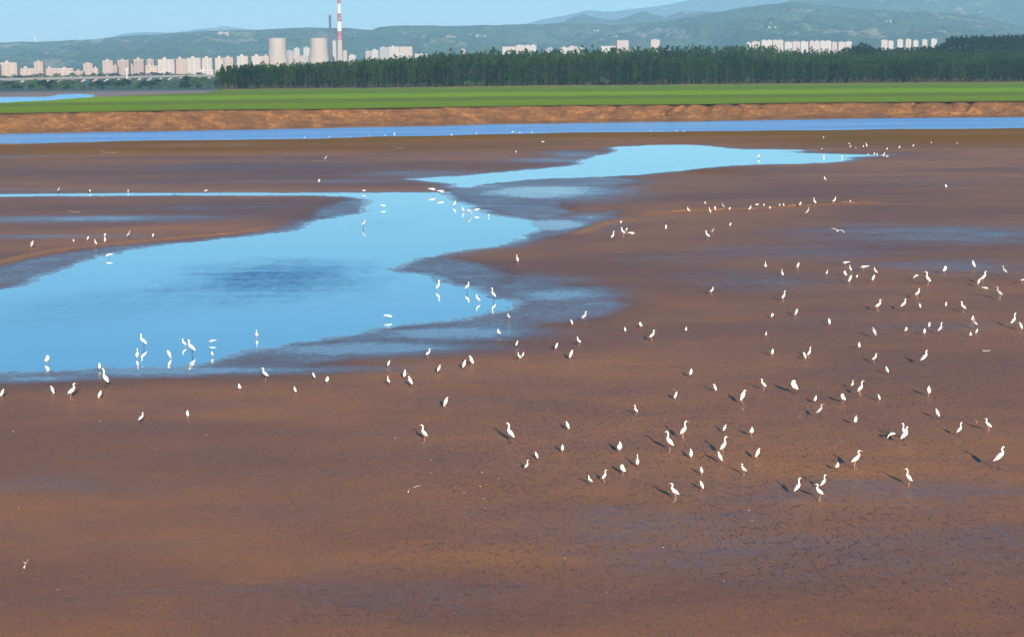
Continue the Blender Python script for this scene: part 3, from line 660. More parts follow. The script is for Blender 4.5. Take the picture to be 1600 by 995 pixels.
# low shrubs along the foot of the plantation and trees by the bridge
SHR = []
for i in range(4):
    V_, F_ = leaves(260, round_pts(1.0, 1.3, .05), .085, 150 + i)
    SHR.append((mesh_np('crown', V_, F_, MAT['leaf_light'] if i < 2 else MAT['leaf_willow']), trunk_mesh(1.0, .03, 40 + i, 4)))
SHRUBS = [(400, 5, 1), (425, 3, 3), (520, 3, 2), (555, 4, 3), (585, 4, 2), (612, 5, 3), (640, 6, 3), (665, 6, 3), (690, 5, 2), (735, 9, 0), (752, 7, 1), (770, 5, 3), (920, 5, 1), (946, 11, 2), (1000, 4, 3), (1026, 6, 1), (1120, 3, 0)]
for k, (u, hp, i) in enumerate(SHRUBS):
    yt_, z_, ytr_ = [float(np.interp(u, US, FT[:, k2])) for k2 in range(3)]; y = ytr_ - 9
    s = hp * 1.15 * y / F_PX
    tone = 'bright green' if i < 2 else 'dull green'
    tree('shrub', f'{tone} rounded shrub at the plantation foot, {["first","second","third","fourth","fifth","sixth","seventh","eighth","ninth","tenth","eleventh","twelfth","thirteenth","fourteenth","fifteenth","sixteenth","seventeenth"][k]} from the left', 'shrub', 'shrubs along the plantation foot',
         ((u - 800) / F_PX * y, y, float(field_z(u, y))), SHR[i][0], SHR[i][1], (s * rr.uniform(1.2, 2.2), s * 1.4, s), rr.uniform(0, 6.28))
ORD = ['first', 'second', 'third', 'fourth', 'fifth', 'sixth', 'seventh', 'eighth', 'ninth', 'tenth', 'eleventh', 'twelfth', 'thirteenth', 'fourteenth', 'fifteenth', 'sixteenth', 'seventeenth', 'eighteenth', 'nineteenth', 'twentieth']
WIL = []
for i in range(5):
    V_, F_ = leaves(300, round_pts(1.0, 1.15, .10), .08, 170 + i)
    WIL.append((mesh_np('crown', V_, F_, MAT['leaf_dark'] if i % 2 else MAT['leaf_willow']), trunk_mesh(1.0, .03, 60 + i, 4)))
u = -40.0
while u < 345:
    for row in range(2):
        y = 1470 - row * 75 - u * .1 + rr.uniform(-20, 20); base = 20 if (u > 300 and row == 0) else (15 if row == 0 else 9)
        s = base * rr.uniform(.75, 1.15) * y / F_PX; uu = u + rr.uniform(-5, 5) + row * 6; i = rr.randrange(5)
        tree('riverside_tree', 'bushy green tree in the belt below the road bridge', 'tree', 'trees in the belt below the bridge',
             ((uu - 800) / F_PX * y, y, 0.05), WIL[i][0], WIL[i][1], (s * rr.uniform(1.1, 1.7), s * 1.3, s), rr.uniform(0, 6.28))
    u += rr.uniform(7, 11)
# trees at the foot of the city, behind the bridge
for k in range(46):
    u = -10 + k * 8.2; y = 2550 + rr.uniform(-60, 60); s = rr.uniform(5, 9); i = rr.randrange(5)
    tree('city_tree', 'dark green tree at the foot of the city blocks behind the bridge', 'tree', 'trees at the foot of the city blocks',
         ((u - 800) / F_PX * y, y, 0.0), WIL[i][0], WIL[i][1], (s * 1.6, s * 1.3, s), rr.uniform(0, 6.28))

# ------------------------------------------------------------------ city
def wallmat(name, c): return plain(name, c, .85, .06, .2)
CM = {'pink': wallmat('pink_render', (.31, .235, .205)), 'cream': wallmat('cream_render', (.33, .265, .215)), 'white': wallmat('white_render', (.34, .31, .285)),
      'rose': wallmat('rose_render', (.25, .185, .17)), 'grey': wallmat('grey_concrete', (.22, .22, .22))}
GLASSB = plain('window_glass', (.15, .155, .17), .35, .1); ROOFG = plain('roof_felt', (.33, .30, .29), .9, .1)
def building(u0, u1, vtop, y, col, label, zbase=0.0, group='city blocks', pent=True, sd=0):
    r = random.Random(int(u0 * 7 + u1)); a = pxd(u0, vtop, y); b_ = pxd(u1, vtop, y); wdt = b_[0] - a[0]; h = max(4.0, a[2] - zbase); dep = max(10.0, min(16, wdt * .8))
    e = link('apartment_block' if h > 14 else 'low_building', None, None, ((a[0] + b_[0]) / 2, y, zbase)); tag(e, label, 'building', group)
    hw = wdt / 2; m = MB(); m.box(-hw, hw, 0, dep, -1, h)
    nb = max(2, int(wdt / 7)); bw = wdt / nb
    for i in range(nb):                                     # projecting bays
        m.box(-hw + (i + .12) * bw, -hw + (i + .48) * bw, -1.3, -.003, 0, h - 1.5)
    link('wall', m.mesh('wall', CM[col]), e)
    nf = max(2, int(h / 3.1)); m = MB()
    for i in range(nb):                                     # window strips between the bays, storey by storey
        for f in range(nf):
            z0 = f * h / nf + 1.0
            m.box(-hw + (i + .55) * bw, -hw + (i + .92) * bw, -.06, -.01, z0, z0 + 1.5); m.box(-hw + (i + .18) * bw, -hw + (i + .42) * bw, -1.36, -1.31, z0, z0 + 1.2)
    wme = m.mesh('windows', GLASSB); ww = link('window_glazing', wme, e); ww['kind'] = 'stuff'
    m = MB(); m.box(-hw - .4, hw + .4, -.5, dep + .4, h + .003, h + .9)
    rf = link('roof', m.mesh('roof', ROOFG if col != 'white' else CM['white']), e)
    if pent:
        for i in range(max(1, nb // 2)):
            x0 = -hw + wdt * (i + .3) / max(1, nb // 2); m = MB(); m.box(x0, x0 + min(4.5, wdt * .3), 2, 7, h + .905, h + r.uniform(2.6, 4.2)); link('stair_house', m.mesh('stair_house', CM[col]), rf)
    return e
LEFT = [(-22, -3, 101, 'pink'), (0, 26, 99, 'cream'), (30, 53, 108, 'cream'), (53, 67, 98, 'pink'), (67.6, 90, 108, 'pink'), (90.5, 114, 108, 'cream'), (115, 130, 113, 'rose'), (130, 144.5, 100.5, 'pink'), (145, 153, 108, 'cream'),
        (160, 176, 96, 'pink'), (176.5, 183, 104, 'rose'), (183.5, 201, 95.5, 'rose'), (201.5, 208, 103, 'pink'), (208.5, 224, 94, 'rose'), (224.5, 246, 104, 'cream'), (229, 240, 94.5, 'rose'), (246.5, 272, 94, 'white'), (272.5, 292, 93.5, 'pink'),
        (292.5, 313, 92, 'white'), (315, 331, 92, 'white'), (309, 333, 110, 'white'), (336, 349, 92, 'white'), (349.5, 364, 91, 'pink'), (370, 387, 89, 'white'), (393, 410, 89, 'white'), (410.5, 420, 89, 'cream')]
CW = {'pink': 'pink', 'cream': 'cream', 'white': 'whitish', 'rose': 'dull rose', 'grey': 'grey'}
order = sorted(range(len(LEFT)), key=lambda i: LEFT[i][0])
cnt = {}
for i in order:
    u0, u1, vt, c = LEFT[i]; hk = 'low' if vt > 102 else 'tall'; key = (hk, c); n = cnt.get(key, 0); cnt[key] = n + 1
    y = 3000 + (i * 37 % 5) * 14 + (60 if (u0, u1) in ((229, 240),) else 0) - (90 if vt > 109 else 0)
    building(u0, u1, vt, y, c, f'{hk} {CW[c]} city block left of the cooling towers, {ORD[n]} such from the left')
MID = [(448, 459, 80, 'rose', 5400), (459.5, 468, 76.5, 'white', 5400), (474, 484, 75.5, 'white', 5400), (452, 482, 88, 'pink', 5300), (519.5, 525, 65, 'white', 5500), (536, 542, 80, 'cream', 5300), (545, 556, 87, 'white', 5100)]
for k, (u0, u1, vt, c, y) in enumerate(MID):
    building(u0, u1, vt, y, c, f'distant {CW[c]} block among the power station towers, {ORD[k]} from the left', 0, 'blocks among the power station')
CEN = [(571, 580, 81, 'grey', 4700), (580.5, 591, 79, 'white', 4700), (593, 607, 75, 'grey', 4750), (607.5, 624, 74, 'white', 4750), (624.5, 644, 74, 'cream', 4750), (619, 634, 86, 'white', 4600), (648, 667, 85, 'white', 4900),
       (719, 727, 78, 'pink', 5000), (785, 805.5, 74, 'white', 5100), (806, 820, 71.5, 'cream', 5100), (820.5, 838, 72, 'white', 5100), (876, 890, 75.5, 'white', 5100), (888.5, 902, 73.5, 'pink', 5200), (902.5, 914, 76, 'white', 5100), (939, 962, 73, 'white', 5200), (964, 982, 64, 'pink', 5300), (1017, 1031, 63, 'cream', 5500)]
for k, (u0, u1, vt, c, y) in enumerate(CEN):
    building(u0, u1, vt, y, c, f'{CW[c]} building rising over the middle treetops, {ORD[k]} right of the striped chimney', 0, 'buildings over the middle treetops', pent=(u1 - u0) < 18)
RIGHT = [(1166, 1174, 68, 'white'), (1175, 1187, 66, 'cream'), (1190, 1207, 64, 'white'), (1207.6, 1224, 64, 'cream'), (1226, 1238, 66.5, 'white'), (1238.6, 1250, 66, 'pink'), (1251, 1263, 66, 'white'), (1265, 1281, 65.5, 'cream'), (1281.6, 1299, 65, 'white'), (1300, 1308, 67, 'pink'), (1310, 1321, 66.5, 'cream'), (1321.6, 1331, 66, 'white'),
         (1377, 1387, 63.5, 'cream'), (1388, 1396, 65, 'white'), (1402, 1411, 63, 'white'), (1415, 1424, 62.5, 'cream'), (1427, 1435, 64.5, 'white'), (1441, 1449, 63, 'cream'), (1455, 1464, 62, 'white')]
for k, (u0, u1, vt, c) in enumerate(RIGHT):
    building(u0, u1, vt, 5600, c, f'{CW[c]} apartment block in the row over the right treetops, {ORD[k]} from left', 8, 'apartment row over the right treetops')
# domed hall
c = pxd(859, 74, 5050); m = MB(); rx = 9 * 5050 / F_PX
for i in range(6):
    pass
prof = [(rx, 0), (rx, 38), (rx * .93, 44), (rx * .78, 49), (rx * .55, 53), (rx * .28, 55.3), (.6, 56)]
m = MB(); m.tube([(0, 0, q) for _, q in prof[:2]], [q for q, _ in prof[:2]], 20)
e = link('domed_hall', None, None, (c[0], 5050, 0)); tag(e, 'white domed hall rising over the middle treetops', 'building')
link('wall', m.mesh('wall', CM['white'], False), e)
m = MB(); m.tube([(0, 0, q + .05) for _, q in prof[1:]], [q + .3 for q, _ in prof[1:]], 20); link('dome', m.mesh('dome', CM['grey'], True), e)

# hillside hamlets
HAM = [(348, 54, 16, 5.5, 'ridge top'), (245, 56, 20, 2.0, 'ridge top'), (128, 64.5, 6, 2, 'ridge top'), (843, 54.5, 9, 4, 'hillside'), (932, 51, 10, 5, 'hillside'), (752, 58, 14, 3, 'hillside'), (705, 60, 16, 5, 'hillside'), (1203, 45.5, 26, 5, 'hillside'), (1206, 38.5, 5, 3, 'hillside'),
       (1270, 33, 7, 3, 'hillside'), (1389, 36.5, 9, 6, 'hillside'), (1427, 27, 14, 4, 'hillside'), (1371, 37, 9, 2.5, 'hillside'), (1330, 27, 20, 1.6, 'hillside'), (1535, 21.5, 9, 4, 'hillside'), (1475, 52, 12, 4, 'hillside'), (1298, 48, 4, 2, 'hillside'), (960, 60, 12, 3, 'hillside')]
for k, (u, v, wp, hp, w_) in enumerate(sorted(HAM)):
    a = None; vv = v
    while a is None and vv < v + 20: a = hit(u, vv); vv += .5
    y = a[1]; s = y / F_PX; m = MB(); n = max(2, int(wp / 2.6))
    for i in range(n):
        x0 = (-wp / 2 + wp * i / n) * s; hh = hp * s * .7 * (1 - .45 * ((i * 7 + k) % 4) / 3)
        dy_ = ((i * 5 + k) % 4) * 9; m.box(x0, x0 + wp / n * s * (.45 + .3 * ((i * 3 + k) % 3) / 2), dy_, dy_ + 12, -25, hh)
    e = link('hamlet_building', None, None, (a[0], y, a[2])); tag(e, f'pale low buildings on the far {w_}, {ORD[k]} such hill group from the left', 'building', 'hill settlements')
    link('wall', m.mesh('wall', CM['cream']), e)
    m = MB(); dy_ = (k % 4) * 9; m.box(-wp / 2 * s - .4, (-wp / 2 + wp / n * (.47 + .3 * (k % 3) / 2)) * s, dy_ - 1, dy_ + 13, hp * s * .7 * (1 - .45 * (k % 4) / 3) + .01, hp * s * .7 * (1 - .45 * (k % 4) / 3) + 1.5); link('roof', m.mesh('roof', CM['pink']), e)

# ------------------------------------------------------------------ power station
CONC = plain('tower_concrete', (.31, .255, .21), .9, .06, .08); DARKC = plain('sooty_concrete', (.045, .045, .06), .9, .3, .05)
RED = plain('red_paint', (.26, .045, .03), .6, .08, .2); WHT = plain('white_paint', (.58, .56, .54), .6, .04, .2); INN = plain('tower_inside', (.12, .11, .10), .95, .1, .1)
def lathe(m, prof, n=40, inside=False):
    rings = len(prof); vs = [(r * math.cos(a), r * math.sin(a), z_) for r, z_ in prof for a in np.linspace(0, 2 * math.pi, n, endpoint=False)]
    fs = [(i * n + j, i * n + (j + 1) % n, (i + 1) * n + (j + 1) % n, (i + 1) * n + j) for i in range(rings - 1) for j in range(n)]
    if inside: fs = [f[::-1] for f in fs]
    m.add(vs, fs)
def cooling(u, label, y=5000.0):
    k = y / F_PX; zt_ = pxd(u, 61, y)[2]; x = pxd(u, 61, y)[0]
    e = link('cooling_tower', None, None, (x, y, 0)); tag(e, label, 'cooling tower', 'cooling towers of the power station')
    R = [(19.5, 0), (18.2, .10), (16.6, .25), (15.2, .42), (14.1, .60), (13.55, .75), (13.5, .85), (13.8, .94), (14.1, 1.0)]
    m = MB(); lathe(m, [(r * k, t * zt_) for r, t in R]); link('shell', m.mesh('shell', CONC, True), e)
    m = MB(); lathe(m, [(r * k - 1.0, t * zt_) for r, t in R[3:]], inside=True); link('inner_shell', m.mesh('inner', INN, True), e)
    for t in (.30, .52, .73):
        r0 = float(np.interp(t, [b for _, b in R], [a for a, _ in R])) * k
        m = MB(); lathe(m, [(r0 + .1, t * zt_), (r0 + .55, t * zt_ + .3), (r0 + .55, t * zt_ + 1.1), (r0 + .02, t * zt_ + 1.4)]); link('stiffening_ring', m.mesh('ring', CONC, True), e)
    m = MB(); lathe(m, [(14.1 * k - 1.1, zt_), (14.1 * k + .7, zt_), (14.1 * k + .7, zt_ + 1.6), (14.1 * k - 1.1, zt_ + 1.6), (14.1 * k - 1.1, zt_)]); link('rim', m.mesh('rim', CONC, False), e)
cooling(433, 'pale concrete cooling tower on the left, nearest the city blocks'); cooling(498, 'pale concrete cooling tower beside the dark chimney stack')
def stack(name, u, lab, segs, y, wt, wb, vt):
    k = y / F_PX; x = pxd(u, 50, y)[0]; H_ = pxd(u, vt, y)[2]
    e = link(name, None, None, (x, y, 0)); tag(e, lab, 'chimney')
    rad_ = lambda z_: (wb + (wt - wb) * min(1, (z_ / H_) * 1.0) ** .8) / 2 * k
    for nm, v0, v1, mt in segs:
        z0 = max(0, pxd(u, v0, y)[2]); z1 = pxd(u, v1, y)[2]; m = MB(); zs = np.linspace(z0, z1, 5); lathe(m, [(rad_(q), q) for q in zs], 24); link(nm, m.mesh(nm, mt, True), e)
    m = MB(); lathe(m, [(rad_(H_) - .8, H_), (rad_(H_) + .5, H_), (rad_(H_) + .5, H_ - 1.8), (rad_(H_) - .1, H_ - 2.2)], 24); link('rim', m.mesh('rim', segs[-1][3]), e)
    for v in (30, 60):
        z_ = pxd(u, v, y)[2]; m = MB(); lathe(m, [(rad_(z_), z_), (rad_(z_) + 1.3, z_ + .1), (rad_(z_) + 1.3, z_ + 1.4), (rad_(z_) + .05, z_ + 1.5)], 24); link('gallery', m.mesh('gallery', segs[0][3]), e)
stack('striped_chimney', 530.5, 'tall chimney with red and white bands behind the plantation', [('concrete_shaft', 130, 63, CONC), ('red_band', 63, 49, RED), ('white_band', 49, 34.5, WHT), ('red_band', 34.5, 21, RED), ('white_band', 21, 6.5, WHT), ('red_band', 6.5, -8, RED)], 4950, 4.6, 10.4, -8)
stack('dark_chimney', 516, 'dark sooty chimney stack between cooling tower and striped chimney', [('shaft', 130, 55, DARKC), ('upper_shaft', 55, 24, DARKC), ('cap_band', 24, 21, CONC)], 4980, 3.6, 5.4, 21)

# ------------------------------------------------------------------ bridge
BR = plain('bridge_concrete', (.45, .40, .36), .8, .06, .3)
a = pxd(-160, 127.5, 1800); b_ = pxd(330, 118.5, 2350); ex = b_ - a; L = float(np.hypot(ex[0], ex[1])); ang = math.atan2(ex[1], ex[0])
e = link('road_bridge', None, None, (a[0], a[1], 0), ang); tag(e, 'long low concrete road bridge on piers before the city', 'bridge')
zA, zB = a[2], b_[2]
m = MB(); m.add([(0, -5, zA - 1.2), (L, -5, zB - 1.2), (L, 5, zB - 1.2), (0, 5, zA - 1.2), (0, -5, zA), (L, -5, zB), (L, 5, zB), (0, 5, zA)], [(0, 3, 2, 1), (4, 5, 6, 7), (0, 1, 5, 4), (1, 2, 6, 5), (2, 3, 7, 6), (3, 0, 4, 7)])
dk_ = link('deck', m.mesh('deck', CM['grey']), e)
for yy_ in (-5.1, 4.9):
    m = MB(); m.add([(0, yy_, zA + .003), (L, yy_, zB + .003), (L, yy_ + .25, zB + .003), (0, yy_ + .25, zA + .003), (0, yy_, zA + 1.1), (L, yy_, zB + 1.1), (L, yy_ + .25, zB + 1.1), (0, yy_ + .25, zA + 1.1)], [(0, 3, 2, 1), (4, 5, 6, 7), (0, 1, 5, 4), (1, 2, 6, 5), (2, 3, 7, 6), (3, 0, 4, 7)])
    link('parapet', m.mesh('parapet', CM['white']), dk_)
npier = 26
for i in range(npier):
    t = (i + .5) / npier; zc = zA + (zB - zA) * t - 1.25; x = L * t
    m = MB(); m.box(x - .9, x + .9, -2.2, 2.2, -1, zc - 2.2); m.box(x - 1.4, x + 1.4, -4.6, 4.6, zc - 1.5, zc)
    m.add([(x - .9, -2.2, zc - 2.2), (x + .9, -2.2, zc - 2.2), (x + .9, 2.2, zc - 2.2), (x - .9, 2.2, zc - 2.2), (x - 1.4, -4.6, zc - 1.5), (x + 1.4, -4.6, zc - 1.5), (x + 1.4, 4.6, zc - 1.5), (x - 1.4, 4.6, zc - 1.5)], [(0, 1, 5, 4), (1, 2, 6, 5), (2, 3, 7, 6), (3, 0, 4, 7)])
    link('pier', m.mesh('pier', BR), e)
# mast by the bridge
a = pxd(198.5, 127, 1780); m = MB(); m.tube([(0, 0, -.3), (0, 0, 6), (0, 0, 12)], [.55, .4, .3], 8)
e = link('mast', None, None, (a[0], 1780, max(0, a[2] - 1))); tag(e, 'thin white mast standing before the bridge', 'mast')
link('pole', m.mesh('pole', WHT, True), e); m = MB(); m.box(-1.2, 1.2, -.2, .2, 11.2, 11.8); link('crossarm', m.mesh('crossarm', WHT), e)
# wind turbine on the ridge
vv = 62.0
while hit(55, vv) is None: vv += .25
a = np.array(hit(55, vv)); TY = a[1]; hub = pxd(55, 57.5, TY); k = TY / F_PX
e = link('wind_turbine', None, None, (a[0], TY, a[2] - 8)); tag(e, 'white wind turbine on the ridge above the city', 'wind turbine')
zh = hub[2] - a[2] + 8; m = MB(); m.tube([(0, 0, 0), (0, 0, zh)], [2.0, 1.2], 10); link('tower', m.mesh('tower', WHT, True), e)
m = MB(); m.box(-1.6, 1.6, -6.5, 4, zh - 1.6, zh + 1.8); link('nacelle', m.mesh('nacelle', WHT), e)
for ad in (143, 10, 263):
    t = math.radians(ad); m = MB(); l = 12.0 * k
    m.tube([(0, -7, zh), (math.cos(t) * l * .2, -7, zh + math.sin(t) * l * .2), (math.cos(t) * l, -7, zh + math.sin(t) * l)], [(.9, .9), (2.0, .5), (.3, .15)], 6); link('blade', m.mesh('blade', WHT, True), e)

# ------------------------------------------------------------------ birds
FEA = plain('white_plumage', (.70, .69, .66), .75, .03, 9.0); GRY = plain('grey_plumage', (.30, .31, .33), .8, .25, 7.0)
BILLY = plain('yellow_bill', (.50, .27, .06), .5, .1, 20.0); BILLK = plain('dark_bill', (.06, .05, .04), .5, .1, 20.0)
LEGK = plain('dark_legs', (.05, .042, .035), .6, .15, 20.0); LEGP = plain('pinkish_legs', (.36, .20, .13), .6, .15, 20.0)
def cat_rom(pts, n):
    P_ = np.array(pts, float); out = []
    for i in range(len(P_) - 1):
        p0 = P_[max(i - 1, 0)]; p1 = P_[i]; p2 = P_[i + 1]; p3 = P_[min(i + 2, len(P_) - 1)]
        for t in np.linspace(0, 1, n, endpoint=False):
            out.append(.5 * ((2 * p1) + (p2 - p0) * t + (2 * p0 - 5 * p1 + 4 * p2 - p3) * t * t + (3 * p1 - p0 - 3 * p2 + p3) * t ** 3))
    out.append(P_[-1]); return np.array(out)
# spine points: x forward, z up, half width, half depth; then bill tip; hips; leg style.  Every bird is 1 unit tall.
POSES = {
 'U': ([(-.20, .30, .012, .010), (-.15, .36, .050, .035), (-.07, .45, .085, .080), (0, .54, .088, .092), (.06, .62, .062, .070), (.08, .69, .034, .038), (.055, .77, .024, .027), (.05, .85, .022, .025), (.075, .925, .023, .026), (.115, .965, .028, .029), (.155, .965, .018, .018)], (.29, .945), (-.02, .42)),
 'S': ([(-.25, .36, .012, .010), (-.19, .42, .050, .036), (-.09, .50, .086, .080), (.01, .59, .090, .092), (.09, .67, .060, .068), (.135, .735, .036, .040), (.125, .80, .026, .029), (.085, .855, .024, .027), (.10, .92, .024, .027), (.145, .965, .030, .030), (.19, .962, .019, .019)], (.345, .945), (-.03, .47)),
 'H': ([(-.17, .24, .014, .012), (-.14, .31, .050, .040), (-.085, .44, .095, .086), (-.02, .58, .124, .118), (.03, .70, .120, .116), (.058, .79, .084, .088), (.075, .86, .043, .048), (.105, .925, .038, .042), (.145, .948, .035, .037), (.18, .938, .020, .020)], (.33, .890), (-.01, .42)),
 'P': ([(-.24, .36, .014, .012), (-.19, .43, .070, .050), (-.08, .54, .130, .120), (.04, .66, .140, .140), (.12, .77, .110, .110), (.16, .87, .060, .062), (.13, .94, .046, .048), (.06, .965, .044, .044), (-.01, .93, .044, .044), (-.05, .88, .030, .030)], (-.11, .76), (.02, .46)),
 'B': ([(-.52, .70, .014, .012), (-.42, .74, .070, .045), (-.24, .80, .135, .115), (-.02, .84, .150, .140), (.18, .86, .105, .105), (.32, .90, .058, .060), (.43, .93, .044, .046), (.53, .91, .042, .044), (.62, .91, .048, .046), (.69, .90, .030, .030)], (.90, .84), (-.05, .72)),
 'D': ([(-.50, .86, .014, .012), (-.40, .90, .070, .045), (-.22, .92, .135, .110), (0, .87, .150, .135), (.19, .78, .105, .105), (.32, .68, .055, .060), (.40, .56, .042, .046), (.45, .44, .042, .044), (.49, .35, .046, .044), (.52, .30, .028, .028)], (.60, .12), (-.03, .75)),
}
def egret_mesh(key, grey, leg, bill, var=0, sink=0.0):
    sp, bt, hip = POSES[key]; r = random.Random(hash(key) % 97 + var) if False else random.Random(len(key) * 31 + ord(key[0]) + var * 7)
    jit = lambda a: a + r.uniform(-.012, .012) * (1 if var else 0)
    pts = [(jit(x), r.uniform(-.012, .012) * var, jit(z_)) for x, z_, _, _ in sp]; rr_ = [(a, b) for _, _, a, b in sp]
    gk = {'U': 1.08, 'S': 1.10, 'H': 1.18, 'P': 1.32, 'B': 1.18, 'D': 1.25}[key]; rr_ = [(a * (gk if a > .045 else 1.22), b * (gk if a > .045 else 1.22)) for a, b in rr_]
    C_ = cat_rom(pts, 3); Rr = cat_rom(rr_, 3); m = MB()
    nb = len(C_)
    m.tube(C_, [(max(.008, a), max(.008, b)) for a, b in Rr], 10, 0, flat=(0, 1, 0))
    hd = C_[-1]; m.tube([hd + np.array([-.012, 0, 0]), (hd * .5 + np.array([bt[0], 0, bt[1]]) * .5), (bt[0], hd[1], bt[1])], [.017, .011, .003], 6, 1)
    wide = max(a for a, _ in rr_)
    # folded wings along the flanks
    k0, k1 = int(nb * .04), int(nb * .42)
    for s_ in (-1, 1):
        wp = [C_[i] + np.array([0, s_ * Rr[i][0] * .62, .018]) for i in range(k0, k1, 2)]
        wr = [(.018 + .55 * Rr[i][0] * math.sin(math.pi * (j + .6) / (len(wp) + .4)), .02 + .72 * Rr[i][1] * math.sin(math.pi * (j + .6) / (len(wp) + .4))) for j, i in enumerate(range(k0, k1, 2))]
        m.tube(wp, wr, 8, 0 if not grey else 3, flat=(0, 1, 0))
    hz_ = hip[1]
    for s_ in (-1, 1):
        yo = s_ * .035; st = .02 * s_ * (1 + var % 3)
        kn = (hip[0] - .03 + st * .4, yo, hz_ * .52)
        ft = (hip[0] + .012 + st, yo * 1.2, .006 - sink)
        m.tube([(hip[0], yo * .8, hz_), kn, ft], [.022, .0135, .012], 6, 2)
        for ta in (-.55, 0, .55, math.pi):
            l = .075 if ta != math.pi else .04
            m.tube([(ft[0], ft[1], .007 - sink), (ft[0] + l * math.cos(ta), ft[1] + l * math.sin(ta), .004 - sink)], [.008, .004], 4, 2)
    return m.mesh('egret_' + key.lower(), [GRY if grey == 2 else FEA, bill, leg, GRY], True)
BM = {}
def bird_mesh(key, grey, k):
    k = k % 3; kk = (key, grey, k)
    if kk not in BM:
        BM[kk] = egret_mesh(key, (2 if k else 1) if grey else 0, LEGK if k == 1 else LEGP, BILLY if k != 1 or grey else BILLK, k)
    return BM[kk]

